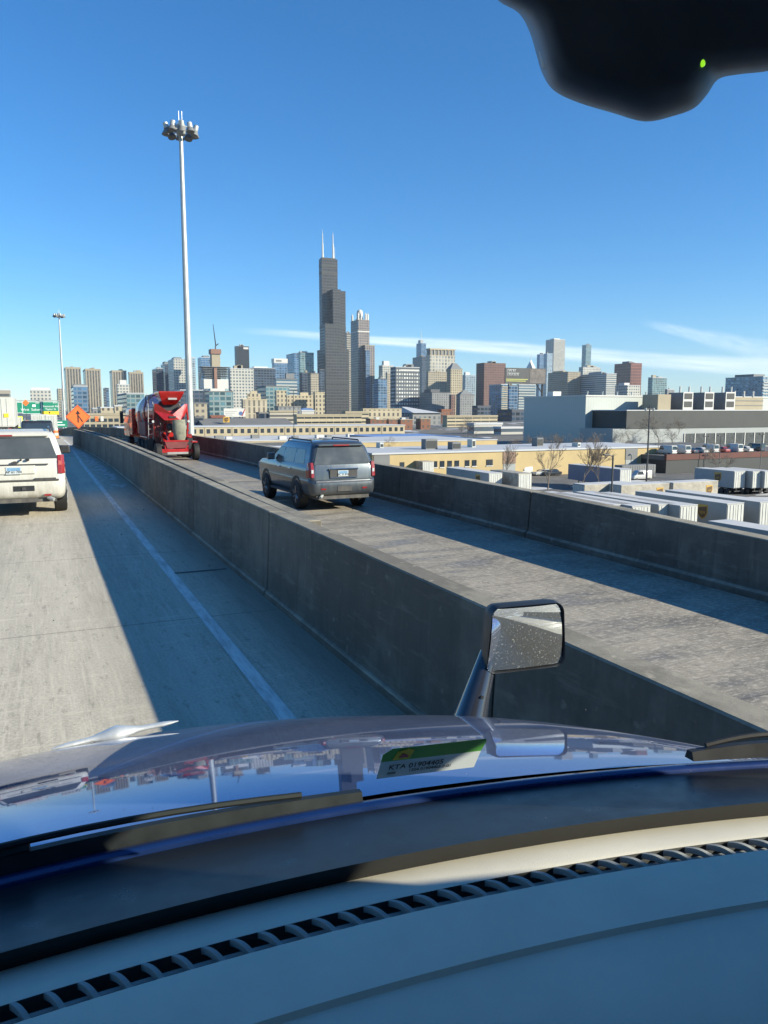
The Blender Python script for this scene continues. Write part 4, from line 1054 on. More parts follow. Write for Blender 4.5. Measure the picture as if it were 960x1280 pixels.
high_mast('distant thin light mast beside the ribbed apartment towers', (P2.x-1.0,232,G), zt, .36, 8, 2, 'high mast lights')
def street_lamp(label, P, H, arm, r_=.1, rot=0.0, dbl=False, group='yard lamp posts'):
    o = thing('lamp_post', label, 'lamp post', P, rot, group)
    mb = MX(); mb.lathe([(r_*1.5,0),(r_*1.5,.3),(r_,.35),(r_*.8,H)], 10); mb.build('pole', M['darksteel'], o, smooth=40)
    for s in ((-1,1) if dbl else (-1,)):
        mb = MX(); mb.tube([(0,0,H-.12),(s*arm*.6,0,H+.02)], r_*.5, 6); mb.build('arm', M['darksteel'], o)
        mb = MX(); mb.box(min(s*arm*.5,s*arm*1.25),max(s*arm*.5,s*arm*1.25),-.2,.2,H-.02,H+.16); mb.build('lamp_head', M['darksteel'], o, bevel=.05)
    return o
Pl = gnd(763,655,G); street_lamp('dark lamp post with flat head to one side between the near trailers', Pl, at_y(766,569,Pl.y).z-G, 1.2, .13)
def at_ground_top(px, pyb, pyt):
    P = gnd(px,pyb,G); return P, at_y(px,pyt,P.y).z-G
P, H = at_ground_top(807,624,507)
up = thing('utility_pole', 'tall thin pole with short crossbar rising from the trailer yard', 'pole', P)
mb = MX(); mb.lathe([(.16,0),(.10,H)], 8); mb.build('pole', M['darksteel'], up)
mb = MX(); mb.box(-.9,.9,-.06,.06,H-.6,H-.45); mb.build('crossbar', M['darksteel'], up)
for s in (-.8,.8):
    mb = MX(); mb.lathe([(.16,-.3),(.2,0),(.1,.15)], 8, Matrix.Translation((s,0,H-.5))); mb.build('lamp_head', M['steel'], up)
Y_ = 205; street_lamp('double-armed lamp post before the dark plant wall', (Y_*ratio(754),Y_,G), at_y(754,543,Y_).z-G, 1.1, .09, 0, True)
Y_ = 262; street_lamp('thin lamp post with one arm in front of the stone pavilions', (Y_*ratio(367),Y_,G), at_y(367,488,Y_).z-G, 1.5, .13, math.pi)
Y_ = 150; street_lamp('short double lamp at the corner of the yellow warehouse', (138*ratio(856),131,G), 8.2, .8, .08, 0, True)
Y_ = 128; street_lamp('slender post before the glazed annex panels', (124*ratio(903),124,G), at_y(903,545,124).z-G, .7, .08)
Y_ = 126; street_lamp('dark post near the end of the retaining wall', (124*ratio(955),124,G), at_y(955,543,124).z-G, .7, .08, 0, True)
street_lamp('slim post against the end wall of the yellow warehouse', (136*ratio(825),136,G), at_y(825,556,136).z-G, .7, .07)

# ------------------------------------------------------------------ vehicles on the road
def dirt_paint(name, col, dirt, amount, rough=.3, metal=0.0, coat=.6):
    m, t, b = nodes(name)
    tc = N(t, 'ShaderNodeTexCoord').outputs['Object']
    sp = N(t, 'ShaderNodeSeparateXYZ'); L(t, tc, sp.inputs[0])
    n1 = noise(t, tc, 2.2, 6, .65); n2 = noise(t, scaled(t, tc, (7,7,1.2)), 1, 5, .7)
    low = ramp(t, mth(t, 'ADD', sp.outputs[2], mth(t, 'MULTIPLY', n1, .5)), .55, 1.35, amount, amount*.25)
    k = mth(t, 'MULTIPLY', low, ramp(t, n2, .3, .65), clamp=True)
    L(t, mixc(t, k, col, dirt), b.inputs['Base Color'])
    L(t, mth(t, 'ADD', rough, mth(t, 'MULTIPLY', k, .5)), b.inputs['Roughness'])
    b.inputs['Metallic'].default_value = metal; b.inputs['Coat Weight'].default_value = coat; b.inputs['Coat Roughness'].default_value = .08
    return m
M['suvwhite'] = dirt_paint('grubby white paint', (.58,.565,.50), (.27,.245,.19), .9, .4, 0, .35)
M['suvgrey'] = dirt_paint('blue-grey metallic paint', (.075,.092,.108), (.15,.145,.13), .6, .3, .55, .8)
M['dirtyblack'] = dirt_paint('dirty black trim', (.03,.03,.032), (.16,.15,.13), .8, .6, 0, 0)
M['plate'] = mat('licence plate white', (.46,.50,.50), .45, 0, .05, 20)
M['plateblue'] = mat('licence plate sky blue', (.16,.30,.45), .45, 0, .15, 30)
M['rimgrey'] = mat('dark alloy', (.20,.20,.21), .35, .7, .1, 8)
M['tint'] = mat('tinted glass', (.07,.078,.078), .14, 0, .25, 1.5, spec=.7)
def plate(parent, x, y, z, txt):
    mb = MX(); mb.box(x-.155,x+.155,y-.012,y,z-.078,z+.078); p = mb.build('licence_plate', M['plate'], parent)
    mb = MX(); mb.box(x-.13,x+.13,y-.015,y-.0125,z-.005,z+.06); mb.build('plate_skyline', M['plateblue'], p)
    text(txt, .075, M['signblack'], p, (x,y-.016,z-.032), (math.pi/2,0,0), ext=.001)
    return p
def suv(label, loc, rotz, paint, old=False, glass='tint'):
    o = thing('suv', label, 'car', loc, rotz)
    if old:
        H = 1.95
        sl = [(.40,.16,5.0,.90,.14),(.46,.06,5.06,.96,.18),(.54,.0,5.10,.985,.2),(.72,.0,5.12,1.0,.2),(.80,.01,5.12,1.0,.2),(.815,.055,5.12,.995,.17),(1.0,.065,5.10,1.005,.17),(1.15,.08,5.02,.995,.17),(1.24,.10,4.85,.975,.16),
              (1.27,.105,3.95,.965,.16),(1.5,.17,3.45,.915,.15),(1.76,.255,3.05,.845,.16),(1.84,.31,2.9,.79,.2),(1.885,.40,2.75,.68,.25)]
        gz0, gz1 = 1.29, 1.75; lz0, lz1, lx0, lx1 = .96, 1.37, .845, .985
    else:
        H = 1.89
        sl = [(.42,.16,5.0,.90,.16),(.48,.05,5.08,.97,.2),(.58,.0,5.14,1.0,.24),(.78,.0,5.16,1.01,.24),(.84,.02,5.17,1.01,.24),(.86,.06,5.16,1.0,.2),(1.0,.07,5.14,1.015,.2),(1.12,.085,5.06,1.005,.2),(1.19,.10,4.9,.985,.18),
              (1.215,.105,3.95,.97,.18),(1.45,.18,3.5,.905,.17),(1.70,.27,3.1,.825,.18),(1.79,.33,2.92,.765,.22),(1.845,.44,2.72,.66,.25)]
        gz0, gz1 = 1.25, 1.70; lz0, lz1, lx0, lx1 = .92, 1.31, .87, 1.0
    mb = MX(); mb.loft([rrect(y0,y1,w_,z,r_,.35 if z < 1.25 else .3, 7) for z,y0,y1,w_,r_ in sl]); body = mb.build('body', paint, o, smooth=38)
    def prof(z, c):
        for a, b_ in zip(sl, sl[1:]):
            if z <= b_[0]:
                k = (z-a[0])/(b_[0]-a[0]); return a[c]+(b_[c]-a[c])*k
        return sl[-1][c]
    ry = lambda z: prof(z,1); wx = lambda z: prof(z,3); fy = lambda z: prof(z,2)
    e = .008
    # glass
    mb = MX()
    za, zb = gz0, gz1
    mb.hexa([(-wx(za)+.10,ry(za)-e,za),(wx(za)-.10,ry(za)-e,za),(wx(za)-.10,ry(za)+.03,za),(-wx(za)+.10,ry(za)+.03,za)],
            [(-wx(zb)+.13,ry(zb)-e,zb),(wx(zb)-.13,ry(zb)-e,zb),(wx(zb)-.13,ry(zb)+.03,zb),(-wx(zb)+.13,ry(zb)+.03,zb)])
    mb.build('rear_window', M[glass], o, bevel=.012, seg=2)
    for s in (-1,1):
        for a, c in ((.62,1.42),(1.50,2.42),(2.50,3.30)):
            c2 = c-.0 if c < 3 else 2.98
            a2 = a+.12 if a < 1 else a
            mb = MX(); mb.hexa([(s*(wx(za)-.03),a,za),(s*(wx(za)+e),a,za),(s*(wx(za)+e),c+(.22 if c > 3 else 0),za),(s*(wx(za)-.03),c+(.22 if c > 3 else 0),za)],
                [(s*(wx(zb-.06)-.03),a2,zb-.06),(s*(wx(zb-.06)+e),a2,zb-.06),(s*(wx(zb-.06)+e),c2,zb-.06),(s*(wx(zb-.06)-.03),c2,zb-.06)]); mb.build('side_window', M[glass], o, bevel=.01)
        # doors: seams, handles
        for yy in (1.46,2.46,3.42):
            mb = MX(); mb.hexa([(s*(wx(.55)-.02),yy,.55),(s*(wx(.55)+.002),yy,.55),(s*(wx(.55)+.002),yy+.012,.55),(s*(wx(.55)-.02),yy+.012,.55)],
                    [(s*(wx(1.2)-.02),yy,1.2),(s*(wx(1.2)+.002),yy,1.2),(s*(wx(1.2)+.002),yy+.012,1.2),(s*(wx(1.2)-.02),yy+.012,1.2)]); mb.build('door_seam', M['black'], o)
        for yy in (1.62,2.62):
            mb = MX(); mb.box(min(s*(wx(1.08)-.01),s*(wx(1.08)+.04)),max(s*(wx(1.08)-.01),s*(wx(1.08)+.04)),yy,yy+.2,1.06,1.10); mb.build('door_handle', M['chrome'] if not old else paint, o, bevel=.01)
        mb = MX(); mb.box(min(s*(wx(.5)-.05),s*(wx(.5)+.10)),max(s*(wx(.5)-.05),s*(wx(.5)+.10)),1.55,3.5,.40,.46); mb.build('running_board', M['dirtyblack'], o, bevel=.015)
        mb = MX(); mb.box(min(s*.98,s*1.22),max(s*.98,s*1.22),3.22,3.32,1.24,1.44); mb.build('side_mirror', paint if not old else M['black'], o, bevel=.03)
        mb = MX(); mb.tube([(s*(wx(sl[-2][0])-.05),.6,H-.09),(s*(wx(sl[-2][0])-.05),.68,H-.02),(s*(wx(sl[-2][0])-.06),2.6,H-.01),(s*(wx(sl[-2][0])-.06),2.72,H-.09)], .022, 6); mb.build('roof_rail', M['darksteel'] if not old else M['rimgrey'], o, smooth=60)
        # wheel arches and wheels
        for yy in (1.17,4.12):
            n = 14; ring0 = [(s*(wx(.8)+.004), yy+.50*math.cos(math.pi*k/n), .42+.50*math.sin(math.pi*k/n)) for k in range(n+1)]
            ring0 += [(s*(wx(.5)+.004), yy-.5, .36),(s*(wx(.5)+.004), yy+.5,.36)]
            ring1 = [(s*(wx(.8)-.25), p[1], p[2]) for p in ring0]
            mb = MX(); mb.loft([ring0, ring1]); mb.build('wheel_arch', M['black'], o)
            wheel(o, s*(wx(.7)-.105), yy, .40, .40, .275, M['rimgrey'] if not old else M['steel'], 6)
        # lamps wrap round the corner
        zs = [lz0, (lz0+lz1)/2, lz1]
        rings = []
        for z in zs:
            yb = ry(z)
            rings.append([(s*(lx0 if z < zs[2] else lx0+.01),yb-.02,z),(s*(lx1-.05),yb-.018,z),(s*(lx1+.005),yb+.05,z),(s*(wx(z)+.012),yb+.26,z),(s*(wx(z)-.05),yb+.26,z),(s*lx0,yb+.06,z)])
        mb = MX(); mb.loft(rings); tl = mb.build('tail_light', M['taillight'], o, bevel=.008)
        zm = lz0+(lz1-lz0)*(.42 if not old else .58)
        mb = MX(); mb.box(min(s*(lx0+.02),s*(lx1-.05)),max(s*(lx0+.02),s*(lx1-.05)),ry(zm)-.028,ry(zm),zm-.045,zm+.045); mb.build('reverse_lamp', M['plate'] if not old else mat('pale red lens', (.45,.12,.10), .2, 0, 0), tl)
        mb = MX(); mb.box(s*.62-.07,s*.62+.07,-.012,.02,.60 if not old else .48,.64 if not old else .52); mb.build('reflector', M['taillight'], o)
    za, zb = gz0+.02, gz1-.03
    mb = MX(); mb.hexa([(-wx(za)+.12,fy(za)+e,za),(wx(za)-.12,fy(za)+e,za),(wx(za)-.12,fy(za)-.03,za),(-wx(za)+.12,fy(za)-.03,za)],[(-wx(zb)+.14,fy(zb)+e,zb),(wx(zb)-.14,fy(zb)+e,zb),(wx(zb)-.14,fy(zb)-.03,zb),(-wx(zb)+.14,fy(zb)-.03,zb)]); mb.build('windscreen', M[glass], o)
    for s in (-1,1):
        mb = MX(); mb.box(s*.75-.2,s*.75+.2,fy(.95)-.12,fy(.95)-.02,.9,1.08); mb.build('headlight', M['plate'], o)
    # roof spoiler and brake light
    zs_ = gz1+.045
    mb = MX(); mb.box(-wx(zs_)+.12,wx(zs_)-.12,ry(zs_)-.10,ry(zs_)+.18,zs_-.015,zs_+.035); sp_ = mb.build('spoiler', paint, o, bevel=.015)
    mb = MX(); mb.box(-.24,.24,ry(zs_)-.108,ry(zs_)-.09,zs_-.008,zs_+.026) if not old else mb.box(-.62,-.02,ry(zs_)-.108,ry(zs_)-.09,zs_-.010,zs_+.022); mb.build('brake_light', M['taillight'], sp_)
    # tailgate furniture
    if old:
        mb = MX(); mb.box(-.66,.66,.035,.075,1.165,1.185); mb.build('tailgate_seam', M['dirtyblack'], o)
        mb = MX(); mb.box(-.40,.40,.035,.08,.965,1.155); tg = mb.build('plate_recess', paint, o, bevel=.02)
        mb = MX(); mb.box(-.36,.36,.030,.040,.985,1.10); mb.build('recess_panel', M['suvwhite'], tg)
        plate(tg, -.03, .030, 1.05, 'AP 61 704')
        pts = [(-.085,-.012),(-.06,.022),(-.03,.022),(-.03,.034),(.03,.034),(.03,.022),(.085,.022),(.065,-.016),(.03,-.016),(.03,-.03),(-.03,-.03),(-.03,-.012)]
        mb = MX(); mb.loft([[(x,.036,1.215+z) for x,z in pts],[(x,.062,1.215+z) for x,z in pts]]); mb.build('emblem', M['dirtyblack'], o)
        mb = MX(); mb.lathe([(.022,0),(.022,.04)], 8, Matrix.Translation((.12,.085,1.275)) @ Matrix.Rotation(math.pi/2,4,'X')); mb.build('lock_cylinder', M['black'], o)
        mb = MX(); mb.box(.22,.29,.03,.11,1.255,1.30); mb.build('wiper_hub', M['black'], o, bevel=.01)
        mb = MX(); mb.box(-.86,.86,-.008,.10,.815,.845); mb.build('bumper_step', M['dirtyblack'], o)
        mb = MX(); mb.box(.38,.80,-.012,.05,.845,.875); mb.build('torn_trim', M['dirtyblack'], o)
        mb = MX(); mb.box(-.06,.36,-.008,.02,.60,.715); hp = mb.build('hitch_opening', M['black'], o)
        mb = MX(); mb.box(.11,.19,-.03,.2,.62,.69); mb.build('hitch_receiver', M['darksteel'], hp)
        mb = MX(); mb.tube([(.62,.05,.44),(.74,-.03,.40)], .04, 8); mb.build('tail_pipe', M['steel'], o)
    else:
        mb = MX(); mb.box(-.42,.42,.035,.085,.90,1.13); tg = mb.build('plate_recess', M['dirtyblack'], o, bevel=.02)
        mb = MX(); mb.box(-.44,.44,.02,.07,1.11,1.155); mb.build('chrome_bar', M['chrome'], tg, bevel=.01)
        mb = MX(); mb.box(-.40,.40,.02,.07,.895,.915); mb.build('chrome_bar', M['chrome'], tg, bevel=.006)
        plate(tg, -.02, .032, 1.02, 'BC 21 874')
        mb = MX(); mb.box(-.84,.84,-.012,.06,.785,.825); mb.build('bumper_step', M['rimgrey'], o, bevel=.01)
        mb = MX(); mb.box(-.20,.22,-.010,.03,.55,.68); mb.build('hitch_cover', M['dirtyblack'], o)
        mb = MX(); mb.tube([(-.62,.10,.45),(-.72,.0,.40)], .04, 8); mb.build('tail_pipe', M['steel'], o)
    mb = MX(); mb.box(-.80,.80,.10,.7,.34,.43); mb.build('under_tray', M['dirtyblack'], o)
    mb = MX(); mb.tube([(-.75,1.17,.38),(.75,1.17,.38)], .06, 8); mb.build('rear_axle', M['darksteel'], o)
    mb = MX(); mb.box(-.45,.45,1.4,4.3,.30,.42); mb.build('chassis', M['darksteel'], o)
    return o
ws_ = suv('dirty white SUV with torn bumper trim driving in the highway lane', (.50-1.06, 19.45, 0.0), 0, M['suvwhite'], True); ws_.scale = (1.06,)*3
gs_ = suv('blue-grey metallic SUV with dark tinted rear window driving on the ramp', (6.78, 17.6, 0.0), R(1.5), M['suvgrey'], False); gs_.scale = (.88,.88,.93)

# --- red concrete mixer on the ramp
mx = thing('concrete_mixer_truck', 'red concrete mixer truck with lowered booster axle on the ramp', 'truck', (6.17,38.45,0), R(1.5)); mx.scale = (.93,)*3
M['mixdark'] = mat('grimy dark red', (.16,.03,.028), .6, 0, .3, 3)
M['grime'] = mat('cement grime', (.20,.20,.15), .85, 0, .3, 4)
M['drumwhite'] = mat('white drum paint', (.32,.31,.30), .4, 0, .12, 1)
M['blueband'] = mat('blue band paint', (.05,.10,.30), .4, 0, .1, 1)
mb = MX(); mb.box(-.46,-.34,2.2,12.2,.85,1.15); mb.box(.34,.46,2.2,12.2,.85,1.15); mb.build('frame_rail', M['mixdark'], mx)
ax = Vector((0,2.55,2.72)); ae = Vector((0,9.6,2.18)); d = (ae-ax).normalized(); ln = (ae-ax).length
Mx = Matrix.Translation(ax) @ d.to_track_quat('Z','Y').to_matrix().to_4x4()
pr = [(.50,0),(.56,.05),(.60,.25),(1.02,2.0),(1.20,3.2),(1.22,4.3),(1.05,5.6),(.75,6.6),(.45,ln)]
def seg(a, c): return [p for p in pr if a <= p[1] <= c]
mb = MX(); mb.lathe(seg(0,2.0), 28, Mx); dr = mb.build('drum', M['red'], mx, smooth=40)
mb = MX(); mb.lathe(seg(2.0,3.2), 28, Mx, False); mb.build('drum_band', M['drumwhite'], dr, smooth=40)
mb = MX(); mb.lathe(seg(3.2,ln), 28, Mx); mb.build('drum_nose', M['red'], dr, smooth=40)
mb = MX(); mb.lathe([(1.06,2.0),(1.07,2.02),(1.12,2.35),(1.11,2.36)], 28, Mx, False); mb.build('drum_stripe', M['red'], dr, smooth=40)
mb = MX(); mb.lathe([(.60,-.10),(.62,-.06),(.63,.02)], 24, Mx, True); mb.build('drum_mouth', M['black'], dr)
# charge hopper: flared tray over the mouth
rings = []
for z, w_, y0, y1 in ((2.95,.34,2.2,2.85),(3.20,.50,1.85,3.0),(3.55,.66,1.6,3.1),(3.66,.68,1.55,3.12)):
    rings.append([(-w_,y0,z),(w_,y0,z),(w_,y1,z),(-w_,y1,z)])
mb = MX(); mb.loft(rings); hp = mb.build('charge_hopper', M['red'], mx, bevel=.03)
mb = MX(); mb.box(-.60,.60,1.63,3.04,3.58,3.675); mb.build('hopper_opening', M['mixdark'], hp)
mb = MX(); mb.box(-.16,.30,1.66,1.75,3.22,3.32); mb.build('hopper_plate', M['drumwhite'], hp)
# discharge collector (V shaped red apron) under the mouth
mb = MX(); mb.add([(-.88,1.75,3.0),(-.74,1.70,3.0),(0,1.45,2.42),(.74,1.70,3.0),(.88,1.75,3.0),(.88,1.85,2.62),(.42,1.5,2.12),(-.42,1.5,2.12),(-.88,1.85,2.62),
                   (-.88,2.15,3.0),(-.74,2.15,3.0),(0,2.1,2.42),(.74,2.15,3.0),(.88,2.15,3.0),(.88,2.2,2.62),(.42,2.1,2.12),(-.42,2.1,2.12),(-.88,2.2,2.62)],
      [(0,1,2,7,8),(2,3,4,5,6),(2,6,7),(17,16,11,10,9),(15,14,13,12,11),(16,15,11)] + [(i,9+i,9+(i+1)%9,(i+1)%9) for i in range(9)])
mb.build('discharge_collector', M['red'], mx)
mb = MX(); mb.box(-.18,.18,1.43,1.49,2.24,2.34); mb.build('collector_badge', M['black'], mx)
# chute (folded, grimy half pipe) hanging at the back
rings = []
for z, y, r_ in ((2.15,1.30,.34),(1.75,1.18,.36),(1.25,1.10,.33),(.98,1.12,.24)):
    rings.append([(.28+r_*math.cos(a*math.pi/9), y-r_*.75*math.sin(a*math.pi/9), z) for a in range(10)] + [(.28-r_*.8,y+.12,z),(.28+r_*.8,y+.12,z)])
mb = MX(); mb.loft(rings); mb.build('chute', M['grime'], mx, smooth=40)
mb = MX(); mb.tube([(.28,1.25,1.0),(.28,1.5,1.9)], .09, 8); mb.build('chute_ram', M['grime'], mx)
# rear pedestal: posts, cross members
for s in (-1,1):
    mb = MX(); mb.hexa([(s*.42-.08,2.1,.9),(s*.42+.08,2.1,.9),(s*.42+.08,2.4,.9),(s*.42-.08,2.4,.9)],[(s*.78-.08,2.2,2.6),(s*.78+.08,2.2,2.6),(s*.78+.08,2.5,2.6),(s*.78-.08,2.5,2.6)]); mb.build('pedestal_post', M['red'], mx)
    mb = MX(); mb.box(min(s*.95,s*1.22),max(s*.95,s*1.22),2.5,5.2,1.12,1.20); mb.build('fender', M['red'], mx, bevel=.02)
    mb = MX(); mb.box(min(s*.93,s*1.22),max(s*.93,s*1.22),2.38,2.42,.45,1.12); mb.build('mud_flap', M['black'], mx)
    mb = MX(); mb.box(s*1.05-.12,s*1.05+.12,2.30,2.37,1.22,1.34); mb.build('tail_light', M['taillight'], mx)
    mb = MX(); mb.lathe([(.07,0),(.07,.06)], 10, Matrix.Translation((s*.95,2.0,2.05)) @ Matrix.Rotation(math.pi/2,4,'X')); mb.build('work_lamp', M['plate'], mx)
    for y in (3.1,4.45):
        wheel(mx, s*.98, y, .52, .52, .52, M['steel'])
    wheel(mx, s*1.02, 10.6, .52, .52, .32, M['steel']); wheel(mx, s*1.02, 6.4, .5, .5, .3, M['steel'])
mb = MX(); mb.box(-.8,.8,2.25,2.45,1.2,1.45); mb.build('cross_member', M['red'], mx)
mb = MX(); mb.box(-.85,.85,2.2,2.5,2.45,2.62); mb.build('cross_member', M['red'], mx)
for y in (3.1,4.45,6.4,10.6):
    mb = MX(); mb.tube([(-.9,y,.52),(.9,y,.52)], .09, 8); mb.build('axle', M['darksteel'], mx)
# ladder and water tank, left side
mb = MX()
for x in (-1.18,-.92): mb.tube([(x,2.25,1.1),(x,2.0,2.9),(x,2.4,3.5)], .025, 5)
for k in range(6): mb.tube([(-1.18,2.2-.03*k,1.35+.29*k),(-.92,2.2-.03*k,1.35+.29*k)], .02, 5)
mb.build('ladder', M['drumwhite'], mx)
mb = MX(); mb.tube([(-1.12,2.05,3.45),(-1.12,3.2,3.45),(-.4,3.2,3.45)], .025, 5); mb.tube([(-1.12,2.05,3.45),(-1.12,2.05,2.9)], .025, 5); mb.tube([(-1.12,3.2,3.45),(-1.12,3.2,2.8)], .025, 5); mb.build('platform_rail', M['darksteel'], mx)
mb = MX(); mb.box(-1.2,-.85,2.1,2.9,2.78,2.83); mb.build('platform', M['darksteel'], mx)
mb = MX(); mb.lathe([(.26,0),(.32,.06),(.32,1.3),(.26,1.36)], 16, Matrix.Translation((-.95,5.6,1.25))); mb.build('water_tank', M['red'], mx, smooth=40)
mb = MX(); mb.lathe([(.26,0),(.32,.06),(.32,.9),(.26,.96)], 16, Matrix.Translation((.95,5.6,1.25))); mb.build('water_tank', M['drumwhite'], mx, smooth=40)
mb = MX(); mb.box(-1.2,-.72,3.2,5.4,1.22,2.0); mb.build('side_box', M['mixdark'], mx, bevel=.04)
for s in (-1,1):
    mb = MX(); mb.tube([(s*.86,2.1,1.2),(s*.92,2.0,2.2),(s*.84,1.9,2.9)], .05, 6); mb.build('side_post', M['red'], mx)
    mb = MX(); mb.tube([(s*.70,1.95,1.1),(s*.60,1.75,1.9),(s*.78,1.85,2.5)], .022, 5); mb.build('hydraulic_hose', M['black'], mx)
    mb = MX(); mb.box(s*.62-.14,s*.62+.14,2.0,2.3,1.5,1.95); mb.build('valve_box', M['mixdark'], mx, bevel=.02)
    mb = MX(); mb.lathe([(.05,0),(.05,.05)], 10, Matrix.Translation((s*.98,2.28,1.55)) @ Matrix.Rotation(math.pi/2,4,'X')); mb.build('tail_light', M['taillight'], mx)
mb = MX(); mb.lathe([(.16,-.12),(.20,-.08),(.20,.08),(.16,.12)], 14, Matrix.Translation((-.12,1.75,1.75)) @ Matrix.Rotation(math.pi/2,4,'Y')); mb.build('drum_roller', M['darksteel'], mx)
mb = MX(); mb.box(-.9,-.2,2.05,2.2,1.55,2.35); mb.build('splash_panel', M['mixdark'], mx, bevel=.02)
mb = MX(); mb.box(-1.24,-.98,8.2,9.4,1.15,2.75); mb.build('air_cleaner_box', M['red'], mx, bevel=.05)
# cab ahead of the drum
rings = [[(-1.2,9.7,1.0),(1.2,9.7,1.0),(1.2,12.3,1.0),(-1.2,12.3,1.0)],[(-1.22,9.7,1.9),(1.22,9.7,1.9),(1.22,12.2,1.9),(-1.22,12.2,1.9)],[(-1.12,9.75,2.75),(1.12,9.75,2.75),(1.12,11.6,2.75),(-1.12,11.6,2.75)]]
mb = MX(); mb.loft(rings); cb_ = mb.build('cab', M['red'], mx, bevel=.08)
mb = MX(); mb.box(-.8,.8,9.68,9.76,1.95,2.55); mb.build('cab_rear_window', M['glass'], cb_)
for s in (-1,1):
    mb = MX(); mb.box(s*1.45-.1,s*1.45+.1,11.3,11.4,1.8,2.6); mb.build('side_mirror', M['black'], cb_)
    mb = MX(); mb.tube([(s*1.1,11.35,2.3),(s*1.45,11.35,2.3)], .03, 5); mb.build('mirror_arm', M['black'], cb_)
# booster axle lowered behind
for s in (-1,1):
    mb = MX(); mb.hexa([(s*.52-.11,.55,.50),(s*.52+.11,.55,.50),(s*.40+.11,2.4,1.0),(s*.40-.11,2.4,1.0)],[(s*.52-.11,.55,.85),(s*.52+.11,.55,.85),(s*.40+.11,2.4,1.45),(s*.40-.11,2.4,1.45)]); mb.build('booster_arm', M['red'], mx, bevel=.02)
    mb = MX(); mb.tube([(s*.30,.9,.85),(s*.34,2.2,2.0)], .06, 8); mb.build('booster_ram', M['red'], mx)
    wheel(mx, s*.98, .55, .46, .46, .30, M['grime'])
    mb = MX(); mb.box(s*.62-.05,s*.62+.05,.42,.5,.52,.62); mb.build('tail_light', M['taillight'], mx)
mb = MX(); mb.box(-.84,.84,.42,.68,.42,.62); mb.build('booster_beam', M['red'], mx, bevel=.03)
mb = MX(); mb.box(-.55,.55,.30,.40,.34,.46); mb.build('booster_bumper', M['drumwhite'], mx, bevel=.02)
mb = MX(); mb.hexa([(-.5,.5,.66),(.5,.5,.66),(.5,.9,.72),(-.5,.9,.72)],[(-.62,.52,1.02),(.62,.52,1.02),(.62,.95,.98),(-.62,.95,.98)]); mb.build('booster_guard', M['mixdark'], mx)
mb = MX(); mb.box(-.62,.62,.50,.54,1.0,1.08); mb.build('guard_rail', M['red'], mx)
mb = MX(); mb.box(.78,1.05,.3,.85,.95,1.02); mb.build('booster_fender', M['red'], mx)

# --- traffic further on
def box_truck(label, loc, W_, H_, L_, m, name='box_truck'):
    o = thing(name, label, 'truck', loc)
    mb = MX(); mb.box(-W_/2,W_/2,0,L_,1.0,H_); mb.build('box_body', m, o, bevel=.03)
    for s in (-1,1):
        mb = MX(); mb.box(min(s*.02,s*(W_/2-.06)),max(s*.02,s*(W_/2-.06)),-.05,-.005,1.1,H_-.1); dd = mb.build('door', M['trailerend'], o)
        for q in (.3,.75):
            mb = MX(); mb.tube([(s*q,-.07,1.12),(s*q,-.07,H_-.15)], .025, 5); mb.build('lock_rod', M['steel'], dd)
        for y in (1.3,2.5,L_-.6):
            wheel(o, s*(W_/2-.25), y, .5, .5, .45, M['steel'])
        mb = MX(); mb.box(s*.9-.12,s*.9+.12,-.06,0,.75,.9); mb.build('tail_light', M['taillight'], o)
    mb = MX(); mb.box(-1.1,1.1,-.05,.06,.5,.62); mb.build('bumper_guard', M['darksteel'], o)
    mb = MX(); mb.box(-.5,.5,.2,L_+2.0,.75,1.0); mb.build('chassis', M['darksteel'], o)
    mb = MX(); mb.box(-W_/2+.1,W_/2-.1,L_+.3,L_+2.4,.7,min(H_-.3,2.9)); mb.build('cab', m, o, bevel=.12)
    return o
y = 80; P = at_y(17,512,y)
t_ = box_truck('dirty white semi trailer with rear doors in the next highway lane', (P.x-1.3,y,zr(y)), 2.6, 3.75, 14, M['trailerend'], 'semi_trailer_truck')
mb = MX(); mb.box(.45,.85,-.10,-.06,1.9,2.25); mb.build('placard', M['yellow'], t_)
y = 128; P = at_y(49,512,y); box_truck('white box truck under the green overhead signs', (P.x,y,zr(y)), 2.5, 3.2, 6, M['white'])
y = 118; P = at_y(61.5,512,y); box_truck('narrow white panel truck beside the white box truck', (P.x+.2,y,zr(y)), 1.5, 2.9, 4.5, M['white'])
y = 100; P = at_y(21.5,512,y); M['hivis'] = mat('high visibility yellow', (.72,.80,.06), .5, 0, .1, 2)
box_truck('bright yellow service truck beside the white semi trailer', (P.x,y,zr(y)), .95, 2.3, 3.0, M['hivis'], 'service_truck')
y = 52; P = at_y(45,512,y); small_car('dark SUV directly ahead of the dirty white SUV', (P.x,y,zr(y)), 0, M['cardark'], 4.8, 1.9, 1.82, True, None, 'suv', 'car')
for k, (px, yy, lb) in enumerate(((66,150,'dark car far down the highway by the orange drum'),(31,170,'white car far down the highway under the signs'))):
    P = at_y(px,512,yy); small_car(lb, (P.x,yy,zr(yy)), 0, M['cardark' if k == 0 else 'carwhite'], 4.6, 1.8, 1.5, False, None, 'car', 'car')
P = at_y(67.5,512,74)
td = thing('traffic_drum', 'orange and white traffic drum at the highway edge', 'traffic drum', (P.x,74,zr(74)))
for k in range(4):
    mb = MX(); mb.lathe([(.27-.012*k,.06+.22*k),(.26-.012*k,.28+.22*k)], 12); mb.build('band', M['orange' if k % 2 == 0 else 'white'], td)
mb = MX(); mb.lathe([(.4,0),(.38,.06),(.28,.06)], 12); mb.build('base', M['blackrough'], td)

